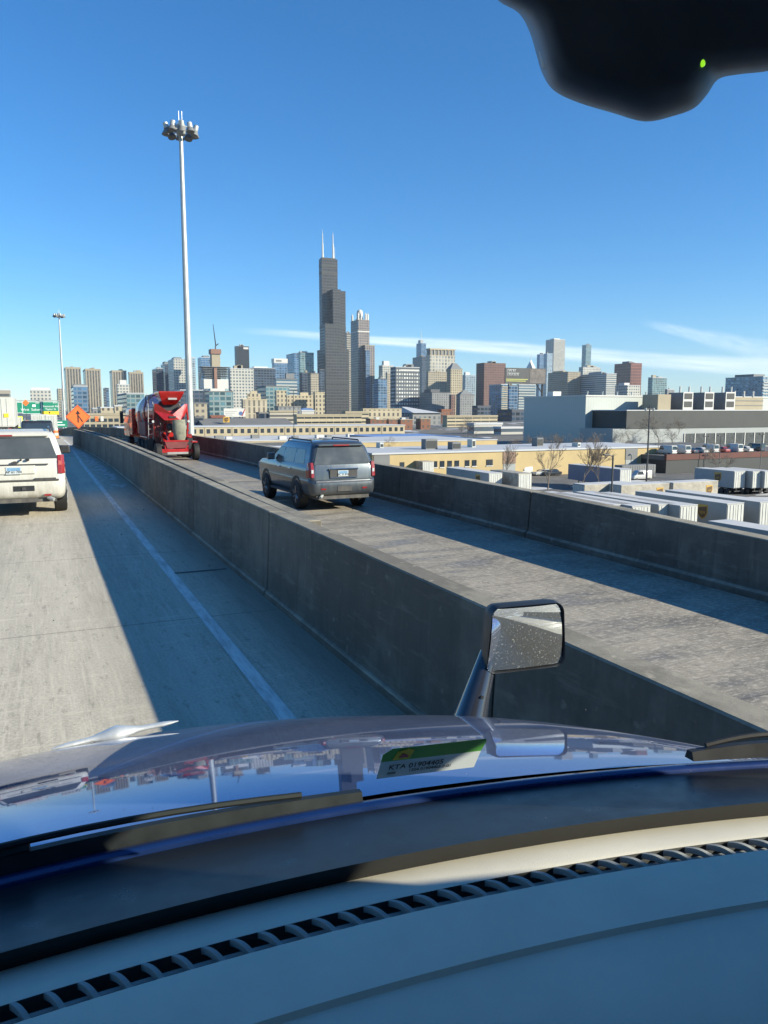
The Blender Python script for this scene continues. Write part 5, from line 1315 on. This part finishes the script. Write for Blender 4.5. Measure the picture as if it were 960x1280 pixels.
# ------------------------------------------------------------------ signs
P = at_y(97.5,521,60.5); r_ = .86
ms = thing('merge_sign', 'orange diamond merge sign on post at the end of the barrier', 'road sign', (P.x,60.5,0))
mb = MX(); mb.loft([[(0,0,P.z-r_),(r_,0,P.z),(0,0,P.z+r_),(-r_,0,P.z)],[(0,.03,P.z-r_),(r_,.03,P.z),(0,.03,P.z+r_),(-r_,.03,P.z)]]); pn = mb.build('panel', M['orange'], ms)
z = P.z
mb = MX(); mb.box(-.045,.045,-.012,-.002,z-.42,z+.22); mb.add([(-.16,-.008,z+.20),(.16,-.008,z+.20),(0,-.008,z+.48)],[(0,1,2)]); mb.add([(.05,-.008,z+.10),(.05,-.008,z-.02),(.26,-.008,z-.40),(.34,-.008,z-.34)],[(0,1,2,3)]); mb.build('merge_arrow', M['signblack'], pn)
mb = MX()
q = r_*.93
for a, c in (((0,-q),(q,0)),((q,0),(0,q)),((0,q),(-q,0)),((-q,0),(0,-q))): mb.tube([(a[0],-.004,z+a[1]),(c[0],-.004,z+c[1])], .012, 4)
mb.build('border', M['signblack'], pn)
for s in (-.12,.12):
    mb = MX(); mb.box(s-.03,s+.03,.035,.075,0,z+.3); mb.build('post', M['darksteel'], ms)
Yg = 238.0
P0 = at_y(13,520,Yg); P1 = at_y(76,520,Yg)
zt = at_y(40,502,Yg).z; zb = at_y(40,517,Yg).z
gt = thing('sign_gantry', 'steel truss gantry spanning the highway behind the white SUV', 'gantry', (P0.x-14,Yg,zr(Yg)))
gx = P1.x-P0.x+14.5
mb = MX()
for yy in (0,1.0):
    for zz_ in (zt-zr(Yg)-.4, zt-zr(Yg)+.3): mb.tube([(0,yy,zz_),(gx,yy,zz_)], .09, 6)
for k in range(24):
    x_ = gx*k/24; mb.tube([(x_,0,zt-zr(Yg)-.4),(x_+gx/24,0,zt-zr(Yg)+.3)], .04, 4)
mb.build('truss', M['steel'], gt)
for x_ in (0,gx):
    mb = MX(); mb.lathe([(.25,0),(.22,zt-zr(Yg)+.3)], 10, Matrix.Translation((x_,.5,0))); mb.build('post', M['steel'], gt)
def gsign(label, xl, xr, yt, yb, lines, exit_only=False, Y=Yg-.9, shields=0, cat='road sign'):
    A = at_y(xl,yb,Y); Bq = at_y(xr,yt,Y)
    o = thing('highway_sign', label, cat, (A.x,Y,A.z), 0, 'green overhead signs'); W_ = Bq.x-A.x; H_ = Bq.z-A.z
    mb = MX(); mb.box(0,W_,0,.12,0,H_); mb.build('panel', M['green'], o)
    b_ = .09
    mb = MX(); mb.box(.05,W_-.05,-.02,-.004,.05,.05+b_); mb.box(.05,W_-.05,-.02,-.004,H_-.05-b_,H_-.05); mb.box(.05,.05+b_,-.02,-.004,.05+b_,H_-.05-b_); mb.box(W_-.05-b_,W_-.05,-.02,-.004,.05+b_,H_-.05-b_); mb.build('border', M['signwhite'], o)
    if exit_only:
        mb = MX(); mb.box(.02,W_-.02,-.05,-.025,.02,H_*.27); mb.build('exit_panel', M['yellow'], o)
        mb = MX(); mb.add([(W_*.38,-.06,H_*.22),(W_*.50,-.06,H_*.22),(W_*.44,-.06,H_*.05)],[(0,1,2)]); mb.build('arrow', M['signblack'], o)
    for tx, sz, fx, fz in lines: text(tx, sz, M['signwhite'], o, (W_*fx,-.03,H_*fz), (math.pi/2,0,0), ext=.01)
    if shields:
        mb = MX(); mb.lathe([(.42,-.03),(.42,-.01)], 12, Matrix.Translation((W_*.36,0,H_*.66)) @ Matrix.Rotation(math.pi/2,4,'X')); mb.build('route_shield', M['plateblue'], o)
        mb = MX(); mb.box(W_*.52,W_*.70,-.03,-.01,H_*.58,H_*.76); mb.build('route_marker', M['signwhite'], o)
    for x_ in (W_*.2,W_*.8):
        mb = MX(); mb.box(x_-.06,x_+.06,.12,.9,H_*.85,H_*.85+.12); mb.build('hanger', M['steel'], o)
    return o
gsign('plain green overhead sign partly hidden by the white semi trailer', 17.5,28,502.5,516.5, [])
gsign('wide green overhead sign with route shields above the place name', 28.3,51.5,502,517.5, [('West  Suburbs',.95,.5,.35),('EXIT',.5,.8,.88)], shields=1)
gsign('green overhead sign with yellow exit panel along its foot', 52.5,73,502,518.5, [('EXIT',.5,.8,.90),('Roosevelt Rd',.75,.52,.64),('Taylor St',.75,.52,.42)], True)
P = at_y(32,503.5,Yg-12)
so = thing('warning_sign', 'small orange diamond warning sign before the overhead signs', 'road sign', (P.x,Yg-12,zr(Yg-12)))
z = P.z-zr(Yg-12); r_ = .86
mb = MX(); mb.loft([[(0,0,z-r_),(r_,0,z),(0,0,z+r_),(-r_,0,z)],[(0,.03,z-r_),(r_,.03,z),(0,.03,z+r_),(-r_,.03,z)]]); mb.build('panel', M['orange'], so)
mb = MX(); mb.box(-.04,.04,.035,.1,0,z); mb.build('post', M['darksteel'], so)
A = at_y(69,534,190); Bq = at_y(84,525.5,190)
s2 = thing('highway_sign', 'low green roadside sign beyond the barrier end', 'road sign', (A.x,190,zr(190)), 0, 'green overhead signs')
mb = MX(); mb.box(0,Bq.x-A.x,0,.1,A.z-zr(190),Bq.z-zr(190)); mb.build('panel', M['green'], s2)
for k in range(2):
    mb = MX(); mb.box((Bq.x-A.x)*(.2+.6*k)-.06,(Bq.x-A.x)*(.2+.6*k)+.06,.11,.2,-1.5,Bq.z-zr(190)); mb.build('post', M['darksteel'], s2)
for k in range(2):
    mb = MX(); mb.box(.3,(Bq.x-A.x)*(.8-.2*k),-.03,-.004,A.z-zr(190)+.4+.6*k,A.z-zr(190)+.6+.6*k); mb.build('text_line', M['signwhite'], s2)


# ------------------------------------------------------------------ the truck the photograph is taken from
XC = .17
tk = thing('truck_cab', 'blue truck seen from its cab, with reflective hood, windshield and grey dashboard', 'truck', (0,0,0))
m, t, b = nodes('blue metallic hood paint')
tc = N(t, 'ShaderNodeTexCoord').outputs['Object']
nf = noise(t, tc, 900, 2); nd = noise(t, tc, 5, 5, .6)
L(t, mixc(t, ramp(t, nf, .35, .7), (.09,.155,.34), (.18,.26,.48)), b.inputs['Base Color'])
b.inputs['Metallic'].default_value = .7
L(t, ramp(t, nd, .3, .75, .015, .05), b.inputs['Roughness'])
b.inputs['Coat Weight'].default_value = .15; b.inputs['Coat Roughness'].default_value = .03
b.inputs['Specular Tint'].default_value = (.78,.82,.92,1)
dus = N(t, 'ShaderNodeBsdfDiffuse'); dus.inputs[0].default_value = (.30,.32,.38,1)
mxd = N(t, 'ShaderNodeMixShader'); L(t, ramp(t, noise(t, tc, 3, 6, .65), .3, .75, .07, .20), mxd.inputs[0]); L(t, b.outputs[0], mxd.inputs[1]); L(t, dus.outputs[0], mxd.inputs[2]); L(t, mxd.outputs[0], t.nodes['Material Output'].inputs[0])
M['hood'] = m
M['blueplain'] = mat('blue cab paint', (.012,.035,.14), .3, .4, .1, 6, coat=.8)
def dash_mat(name, col):
    m, t, b = nodes(name)
    tc = N(t, 'ShaderNodeTexCoord').outputs['Object']
    g = N(t, 'ShaderNodeTexVoronoi'); g.inputs['Scale'].default_value = 650; L(t, tc, g.inputs['Vector'])
    n1 = noise(t, tc, 6, 5, .6)
    L(t, mixc(t, ramp(t, n1, .3, .7), tuple(x*.92 for x in col), tuple(x*1.06 for x in col)), b.inputs['Base Color'])
    b.inputs['Roughness'].default_value = .62; b.inputs['Specular IOR Level'].default_value = .35
    bump(t, b, g.outputs[0], .3, .0006)
    return m
M['dash'] = dash_mat('grained grey dashboard', (.80,.715,.57))
M['dashdark'] = dash_mat('grained dark dashboard', (.38,.37,.34))
M['dashshade'] = mat('dark vent plastic', (.07,.07,.068), .7, 0, .1, 20)
M['headliner'] = mat('headliner felt', (.40,.40,.39), .9, 0, .06, 30)
def yb(x): return .885 - .15*(x-.1)**2
XS = [-1.02 + 2.40*k/48 for k in range(49)]
def sheet(rows, name, m, parent, smooth=30, thick=0):
    """rows: functions x -> (y, z)"""
    mb = MX(); rings = [[(x, *r(x)) for x in XS] for r in rows]
    n = len(XS)
    vs = [p for r in rings for p in r]; fs = [(k*n+i,k*n+i+1,(k+1)*n+i+1,(k+1)*n+i) for k in range(len(rows)-1) for i in range(n-1)]
    mb.add(vs, fs); return mb.build(name, m, parent, smooth=smooth)
D_ = lambda d, z: (lambda x: (yb(x)-d, z))
dash = thing('x', 'x', 'x'); bpy.data.objects.remove(dash)
dash = sheet([D_(.108,1.899),D_(.112,1.903),D_(.16,1.905),D_(.212,1.904),D_(.216,1.898),D_(.30,1.897),D_(.42,1.882),D_(.52,1.862),D_(.60,1.82),D_(.64,1.70),D_(.66,1.30)], 'dashboard', M['dash'], tk)
sheet([D_(-.004,1.884),D_(.012,1.890),D_(.068,1.900),D_(.076,1.899)], 'dash_ledge', M['dash'], dash)
sheet([D_(.076,1.899),D_(.077,1.876),D_(.107,1.876),D_(.108,1.899)], 'vent_trough', M['dashshade'], dash, 20)
rib0 = None
mb = MX(); prof = []
for k in range(7):
    f = k/6; prof.append((.016*f, -.076-.033*f, 1.899+.004*math.sin(math.pi*f)))
mb.loft([[(x-.003,y,z-.008),(x+.003,y,z-.008),(x+.003,y,z),(x-.003,y,z)] for x,y,z in prof])
for k in range(76):
    x = -1.0+.0325*k
    if x > 1.36: break
    if rib0 is None: rib0 = mb.build('vent_rib', M['dashdark'], dash, smooth=50); o = rib0
    else:
        o = rib0.copy(); COL.objects.link(o)
    o.location = (x, yb(x+.007), 0); o.rotation_euler = (0,0,0)
sheet([D_(.089,1.874),D_(.0895,1.891),D_(.0955,1.891),D_(.096,1.874)], 'vent_bar', M['dashdark'], dash, 20)
# windshield
WV = lambda v: (lambda x: (yb(x)-.46*v, 1.888+.97*v))
m = bpy.data.materials.new('windshield glass'); m.use_nodes = True; t = m.node_tree
t.nodes.remove(t.nodes['Principled BSDF']); out = t.nodes['Material Output']
tr = N(t, 'ShaderNodeBsdfTransparent'); tr.inputs[0].default_value = (.915,.955,.95,1)
L(t, tr.outputs[0], out.inputs[0]); M['windshield'] = m
ws = sheet([WV(k/14) for k in range(15)], 'windshield', M['windshield'], tk, 180)
sheet([lambda x: (yb(x)-.003,1.885), lambda x: (yb(x)-.46*.03-.003,1.888+.97*.03)], 'frit_band', M['black'], ws)
def ws_hit(px, py, off=.004):
    r_ = ray(px,py); a, c = .1, 3.0
    for _ in range(60):
        q = (a+c)/2; P = CAM + r_*q
        if P.y < yb(P.x) - .46*(P.z-1.888)/.97: a = q
        else: c = q
    return CAM + r_*(a-off)
sd_ = MX(); rq = random.Random(21)
for k in range(70):
    p = ws_hit(rq.uniform(0,960), rq.uniform(620,1080), .006); q = rq.uniform(.00022,.00055)
    sd_.add([p+Vector((q*math.cos(i*math.pi/3),0,q*rq.uniform(.7,1.2)*math.sin(i*math.pi/3))) for i in range(6)], [tuple(range(6))])
kind(sd_.build('dirt_specks', mat('dried dirt', (.30,.29,.27), .9, 0, 0), ws), 'stuff')
# cowl, painted lip and wiper trough outside the glass
sheet([D_(-.006,1.880),D_(-.08,1.868),D_(-.16,1.855),D_(-.225,1.848)], 'cowl', mat('cowl plastic', (.013,.014,.016), .32, 0, .15, 20), tk)
sheet([D_(-.225,1.835),D_(-.226,1.852),D_(-.233,1.857),D_(-.245,1.856),D_(-.256,1.846),D_(-.26,1.81)], 'cowl_lip', M['blueplain'], tk, 60)
sheet([D_(-.255,1.82),D_(-.33,1.79),D_(-.45,1.775)], 'wiper_trough', M['black'], tk)
# hood
def hz_(t_):
    z = 1.815 - .150*t_ - .108*t_*t_
    if t_ > 1.15: z -= 1.1*(t_-1.15)**2
    return z
def hw_(t_): return 1.32 - .33*t_ - (.35*(t_-1.1)**2 if t_ > 1.1 else 0)
rings = []
for k in range(37):
    t_ = -.03 + 1.63*k/36
    Yq = 1.235 + t_; w_ = hw_(t_); zc_ = hz_(t_); ring = []
    half = []
    for i in range(17):
        s_ = i/16*.86; bend = -.26*s_*s_
        half.append((w_*s_, zc_ - .035*s_*s_, bend))
    for i in range(1,9):
        a = R(90*i/8); half.append((w_*.86 + w_*.14*math.sin(a), zc_-.035*.74-.006*i - .15*(1-math.cos(a)), -.26*.74))
    half.append((w_, zc_-.75, -.19))
    full = [(-x, z, bd) for x, z, bd in reversed(half[1:])] + half
    rings.append([(XC+x, Yq + bd*(1-k/36)*.9 - .10*(k/36)*(x/w_)**2*1.2, z) for x, z, bd in full])
mb = MX(); n = len(rings[0]); vs = [p for r_ in rings for p in r_]
mb.add(vs, [(k*n+i,k*n+i+1,(k+1)*n+i+1,(k+1)*n+i) for k in range(len(rings)-1) for i in range(n-1)])
hood = mb.build('hood', M['hood'], tk, smooth=60)
# grille and bumper ahead of the hood, wheels and chassis below
fyq = 1.235+1.57
mb = MX(); mb.box(XC-.62,XC+.62,fyq-.06,fyq+.02,.75,1.12); gr_ = mb.build('grille', M['chrome'], tk, bevel=.03)
for k in range(6):
    mb = MX(); mb.box(XC-.56,XC+.56,fyq+.022,fyq+.035,.80+.05*k,.825+.05*k); mb.build('grille_bar', M['black'], gr_)
mb = MX(); mb.box(XC-1.2,XC+1.2,fyq-.35,fyq-.05,.38,.72); mb.build('front_bumper', M['chrome'], tk, bevel=.06)
for s in (-1,1):
    wheel(tk, XC+s*1.05, 1.85, .52, .52, .32, M['steel']); wheel(tk, XC+s*.95, -3.2, .52, .52, .5, M['steel'])
    mb = MX(); mb.box(XC+s*.95-.14,XC+s*.95+.14,fyq-.30,fyq-.12,.85,1.05); mb.build('headlight', M['plate'], tk, bevel=.03)
mb = MX(); mb.box(XC-.45,XC+.45,-4.2,fyq-.4,.55,.85); mb.build('chassis', M['darksteel'], tk)
# hood ornament: winged bar
orn = MX()
def hood_pt(x, Yq):
    t_ = Yq-1.235; return Vector((x, Yq, hz_(t_)))
best = None
for k in range(60):
    Yq = 1.9+.9*k/60; zq = hz_(Yq-1.235); el = (zq-EYE)/Yq
    if best is None or el > best[0]: best = (el, Yq, zq)
P = gnd(140,900,best[2]); Pc = Vector((P.x, best[1], best[2]+.016))
rg = []
for k in range(17):
    f = -1+2*k/16; hw = .012 + .026*max(0,1-abs(f)*2.6)**1.2 ; hh = .007+.016*max(0,1-abs(f)*2.4)
    if abs(f) > .8: hw *= (1-abs(f))*4.0+.2; hh *= (1-abs(f))*4+.2
    c = Vector((f*.185, -.02*abs(f), .012*f + .004*abs(f)))
    rg.append([c + Vector((0, hw*math.cos(a*math.pi/5), hh*math.sin(a*math.pi/5))) for a in range(10)])
orn.loft(rg); M['silver'] = mat('weathered silver', (.66,.68,.66), .38, .45, .12, 30)
oo = orn.build('hood_ornament', M['silver'], hood, smooth=60); oo.location = Pc
mb = MX(); mb.lathe([(.03,-.06),(.022,-.02),(.018,-.004)], 12); pd = mb.build('ornament_base', M['chrome'], hood); pd.location = Pc
# hood mirror
HB = CAM + ray(586,905)*(2.08/ray(586,905).y)
Hc = CAM + ray(659,797)*(2.06/ray(659,797).y)
nrm = Vector((-.10,-1.0,-.03)).normalized()
ar = Vector((0,0,1)).cross(nrm).normalized()*-1
if ar.x < 0: ar = -ar
au = ar.cross(-nrm).normalized()
if au.z < 0: au = -au
def rr2(w_, h_, r_, n_=6):
    pts = []
    for cx, cz, a0 in ((w_-r_,h_-r_,0),(-w_+r_,h_-r_,90),(-w_+r_,-h_+r_,180),(w_-r_,-h_+r_,270)):
        for k in range(n_): a = R(a0+90*k/(n_-1)); pts.append((cx+r_*math.cos(a), cz+r_*math.sin(a)))
    return pts
ml = lambda x, z, d: Hc + ar*x + au*z - nrm*d
W2_, H2_ = .140, .112
mb = MX(); mb.loft([[ml(x*(1+.06*(z/H2_)*-1),z,d) for x,z in rr2(W2_*k, H2_*k, .035*k)] for d, k in ((.012,.965),(-.004,1.0),(.03,1.02),(.07,.95),(.10,.78),(.115,.5))]); hm = mb.build('hood_mirror', M['black'], tk, smooth=50)
mb = MX(); gx = []
nu, nv = 14, 12
for j in range(nv+1):
    for i in range(nu+1):
        u = -1+2*i/nu; v = -1+2*j/nv
        gx.append(ml(u*W2_*.945*(1-.06*v), v*H2_*.93, -.008+.018*(u*u+v*v)*.5))
mb.add(gx, [(j*(nu+1)+i,j*(nu+1)+i+1,(j+1)*(nu+1)+i+1,(j+1)*(nu+1)+i) for j in range(nv) for i in range(nu)])
m, t, b = nodes('dusty mirror')
tc = N(t, 'ShaderNodeTexCoord').outputs['Object']
b.inputs['Metallic'].default_value = 1.0; b.inputs['Roughness'].default_value = .02; b.inputs['Base Color'].default_value = (.8,.84,.84,1)
dfs = N(t, 'ShaderNodeBsdfDiffuse'); dfs.inputs[0].default_value = (.55,.55,.52,1)
mxs = N(t, 'ShaderNodeMixShader'); L(t, ramp(t, noise(t, tc, 160, 4, .6), .58, .70, .13, .5), mxs.inputs[0]); L(t, b.outputs[0], mxs.inputs[1]); L(t, dfs.outputs[0], mxs.inputs[2]); L(t, mxs.outputs[0], t.nodes['Material Output'].inputs[0])
mb.build('mirror_glass', m, hm, smooth=180)
end = ml(-W2_*.80,-H2_*.55,.05)
mb = MX(); mb.tube([HB, HB.lerp(end,.35)+Vector((0,0,.01)), HB.lerp(end,.75)+Vector((0,0,.012)), end], [.058,.046,.036,.034], 14); ma = mb.build('mirror_arm', mat('glossy black arm', (.03,.034,.045), .18, 0, .0, coat=1.0), hm, smooth=60)
mb = MX(); mb.lathe([(.006,-.002),(.006,.004)], 8, Matrix.Translation(HB.lerp(end,.4)+Vector((-.01,-.045,.012))) @ Matrix.Rotation(math.pi/2,4,'X')); mb.build('arm_screw', M['black'], ma)
mb = MX(); mb.lathe([(.085,-.05),(.08,.0),(.06,.02)], 16, Matrix.Translation(HB)); mb.build('mirror_foot', M['black'], hm, smooth=50)
# wipers
def wiper(x0, x1, dy, z, label=None):
    mb = MX(); n = 18; rings = []
    for k in range(n+1):
        x = x0+(x1-x0)*k/n; h_ = .016 + .010*math.sin(math.pi*k/n); y = yb(x)+dy
        rings.append([(x,y-.011,z),(x,y+.011,z),(x,y+.006,z+h_),(x,y-.006,z+h_)])
    mb.loft(rings); w_ = mb.build('wiper', M['black'], tk, smooth=30)
    mb = MX(); mb.tube([(x0+(x1-x0)*f, yb(x0+(x1-x0)*f)+dy, z+.018+.022*math.sin(math.pi*f)) for f in [.1+.8*k/12 for k in range(13)]], .005, 6); mb.build('wiper_spine', M['blackrough'], w_)
    if x1-x0 < .5: return w_
    xm = (x0+x1)/2
    mb = MX(); mb.tube([(xm,yb(xm)+dy,z+.03),(xm-.2,yb(xm-.2)+dy+.03,z+.012),(xm-.42,yb(xm-.42)+dy+.06,z-.01)], [.008,.010,.014], 6); mb.build('wiper_arm', M['blackrough'], w_)
    return w_
wiper(-.55,.46,.262,1.850)
wiper(1.06,1.36,.25,1.862)
# cab shell round the seats
HL = M['headliner']; BP = M['blueplain']
xl_, xr_ = -1.04, 1.40
mb = MX(); mb.box(xl_,xr_,-1.9,.34,2.86,2.98); mb.build('cab_roof', BP, tk)
mb = MX(); mb.box(xl_+.02,xr_-.02,-1.88,.30,2.835,2.855); mb.build('headliner', HL, tk)
mb = MX(); mb.box(xl_,xr_,-2.0,-1.905,1.0,2.98); mb.build('cab_rear_wall', BP, tk)
mb = MX(); mb.box(xl_,xr_,-1.9,.16,1.0,1.08); mb.build('cab_floor', M['black'], tk)
mb = MX(); mb.box(xl_,xr_,.70,.80,.80,1.80); mb.build('firewall', M['black'], tk)
for s, xx in ((-1,xl_),(1,xr_)):
    xa, xb = (xx-.06,xx) if s < 0 else (xx,xx+.06)
    yw = yb(xx)
    mb = MX(); mb.box(xa,xb,-1.9,yw,1.0,1.93); dl = mb.build('door_panel', BP, tk)
    mb = MX(); mb.box(xa,xb,-1.9,.33,2.66,2.86); mb.build('door_top_rail', BP, dl)
    if s < 0: mb = MX(); mb.box(xa,xb,-1.9,-.46,1.93,2.66); mb.build('quarter_and_sun_block', BP, dl)
    else:
        pg = [(-1.9,1.93),(.50,1.93),(-.13,2.50),(-.15,2.66),(-1.9,2.66)]  # added unseen panel, its slanted edge shaped to trim the sun on the dashboard
        mb = MX(); mb.loft([[(xa,y,z) for y,z in pg],[(xb,y,z) for y,z in pg]]); mb.build('quarter_and_sun_block', BP, dl)
    pv = lambda v: (yb(xx)-.46*v, 1.888+.97*v)
    (y0,z0),(y1,z1) = pv(.02), pv(1.0)
    mb = MX(); mb.hexa([(xa,y0-.10,z0),(xb,y0-.10,z0),(xb,y0+.05,z0),(xa,y0+.05,z0)],[(xa,y1-.10,z1),(xb,y1-.10,z1),(xb,y1+.05,z1),(xa,y1+.05,z1)]); mb.build('windshield_pillar', BP, tk)
    mb = MX(); mb.hexa([(xx-.004,-.46,1.935),(xx+.004,-.46,1.935),(xx+.004,y0-.10,1.935),(xx-.004,y0-.10,1.935)],[(xx-.004,-.46,2.66),(xx+.004,-.46,2.66),(xx+.004,y0-.38,2.66),(xx-.004,y0-.38,2.66)]); mb.build('side_window', M['windshield'], dl)
# passenger seat
mb = MX(); mb.loft([rrect(-.95,-.35,.27,1.5,.1,.1),rrect(-.98,-.32,.28,1.62,.12,.12)]); st = mb.build('passenger_seat', M['dashdark'], tk, loc=(.95,0,0), smooth=40)
mb = MX(); mb.hexa([(-.27,-1.0,1.6),(.27,-1.0,1.6),(.27,-.84,1.6),(-.27,-.84,1.6)],[(-.24,-1.18,2.35),(.24,-1.18,2.35),(.24,-1.06,2.35),(-.24,-1.06,2.35)]); mb.build('seat_back', M['dashdark'], st, bevel=.04)

# ------------------------------------------------------------------ toll sticker on the windshield
BL = ws_hit(470,973); BR_ = ws_hit(592,958); TL = ws_hit(474,938)
u_ = (BR_-BL); Ws = u_.length; u_.normalize(); nn_ = u_.cross((TL-BL)).normalized(); v_ = nn_.cross(u_).normalized(); Hs = .050
if nn_.y > 0: pass
toC = (CAM-BL).normalized(); sg = 1 if nn_.dot(toC) > 0 else -1
stk = thing('toll_sticker', 'white toll sticker with green top band and black serial number on the windshield', 'sticker', BL)
sp3 = lambda u, v, d=0.0: u_*(u*Ws) + v_*(v*Hs) + nn_*(sg*(d+.001))
M['stkwhite'] = mat('sticker white', (.72,.74,.75), .5, 0, 0); M['stkgreen'] = mat('sticker green', (.10,.36,.06), .5, 0, 0)
def poly(name, m, pts, d, parent):
    mb = MX(); n = len(pts); mb.loft([[sp3(u,v,d-.0006) for u,v in pts],[sp3(u,v,d) for u,v in pts]]); return mb.build(name, m, parent)
poly('label', M['stkwhite'], [(0,0),(1,0),(1.01,.58),(.0,.58)], 0, stk)
poly('green_band', M['stkgreen'], [(0,.585),(1.01,.585),(1.035,.9),(1.02,1.0),(.08,1.0),(.0,.82)], 0, stk)
poly('yellow_mark', M['yellow'], [(.11,.63),(.27,.63),(.30,.9),(.24,.97),(.14,.9)], .0008, stk)
poly('red_mark', M['red'], [(.16,.70),(.26,.70),(.23,.80),(.19,.84)], .0015, stk)
rot = Matrix((u_, v_, nn_*sg)).transposed().to_euler()
text('KTA 01904405', .0115, M['signblack'], stk, sp3(.09,.36,.0006), rot, align='LEFT', ext=.0001)
text('1204 01904405 0 01', .0068, M['signblack'], stk, sp3(.30,.19,.0006), rot, align='LEFT', ext=.0001)
text('0000', .0055, M['signblack'], stk, sp3(.09,.16,.0006), rot, align='LEFT', ext=.0001)

# ------------------------------------------------------------------ camera unit hanging from the windshield
dc = thing('dash_camera', 'dark windshield camera unit with small green light', 'dash camera', at_y(800,60,.46))
org = at_y(800,60,.46)
OUT = [(596,-90),(606,-30),(622,0),(648,16),(662,40),(671,70),(678,92),(692,113),(722,128),(765,141),(806,152),(842,145),(868,135),(884,118),(898,99),(924,93),(965,88),(1040,70),(1060,-90)]
def dring(k, Y_, up_=0.0):
    cx = sum(p[0] for p in OUT)/len(OUT); cy = 10
    return [at_y(cx+(x-cx)*k, cy+(y-cy)*k-up_, Y_)-org for x, y in OUT]
M['camplastic'] = mat('soft black plastic', (.15,.19,.25), .5, 0, .1, 30)
M['camgrey'] = mat('grey plastic', (.42,.45,.47), .45, 0, .1, 30)
def smooth_loop(P, n_=4):
    out = []
    for i in range(len(P)-1):
        p0, p1, p2, p3 = P[max(i-1,0)], P[i], P[i+1], P[min(i+2,len(P)-1)]
        for k in range(n_):
            t_ = k/n_; out.append(tuple(.5*(2*p1[j]+(p2[j]-p0[j])*t_+(2*p0[j]-5*p1[j]+4*p2[j]-p3[j])*t_*t_+(3*p1[j]-p0[j]-3*p2[j]+p3[j])*t_**3) for j in (0,1)))
    return out + [P[-1]]
OS = smooth_loop(OUT)
ringsd = []
for k, Y_ in ((.80,.395),(.90,.400),(.95,.407),(.98,.417),(.995,.43),(1.0,.445),(.99,.47),(.96,.495)):
    ringsd.append([at_y(815+(x-815)*k, -60+(y+60)*k, Y_) - org for x, y in OS])
mb = MX(); mb.loft(ringsd); mb.build('housing', M['camplastic'], dc, smooth=70)
EDG = [(646,-30),(660,10),(673,40),(681,84),(703,86),(699,40),(688,0),(674,-40)]  # paler grey strip down one side of the housing
r0 = [at_y(x,y,.412)-org for x,y in EDG]; 
mb = MX(); mb.loft([[p+Vector((0,-.012,0)) for p in r0],[p+Vector((0,.004,0)) for p in r0]]); mb.build('side_strip', M['camgrey'], dc, bevel=.002)
lp = at_y(874,81,.399)-org
mb = MX(); mb.lathe([(.0022,-.002),(.0022,.003),(.001,.004)], 12, Matrix.Translation(lp) @ Matrix.Rotation(math.pi/2,4,'X')); mb.build('status_light', mat('green led', (.35,.85,.03), .3, 0, 0, emit=.5), dc)
mb = MX(); mb.tube([at_y(800,-60,.47)-org, at_y(800,-60,.47)-org+Vector((0,.05,.10))], .02, 10); mb.build('mount_stem', M['camplastic'], dc)

# ------------------------------------------------------------------ thin winter haze
mb = MX(); mb.box(-4050,9050,-2050,9050,G-1.5,600)
m = bpy.data.materials.new('haze'); m.use_nodes = True; t = m.node_tree
t.nodes.remove(t.nodes['Principled BSDF'])
pv_ = N(t, 'ShaderNodeVolumePrincipled'); pv_.inputs['Color'].default_value = (.70,.84,.98,1); pv_.inputs['Density'].default_value = 4.5e-5; pv_.inputs['Anisotropy'].default_value = .0
L(t, pv_.outputs[0], t.nodes['Material Output'].inputs['Volume'])
hz = mb.build('haze', m); kind(hz, 'stuff', 'thin bluish winter haze over the city')
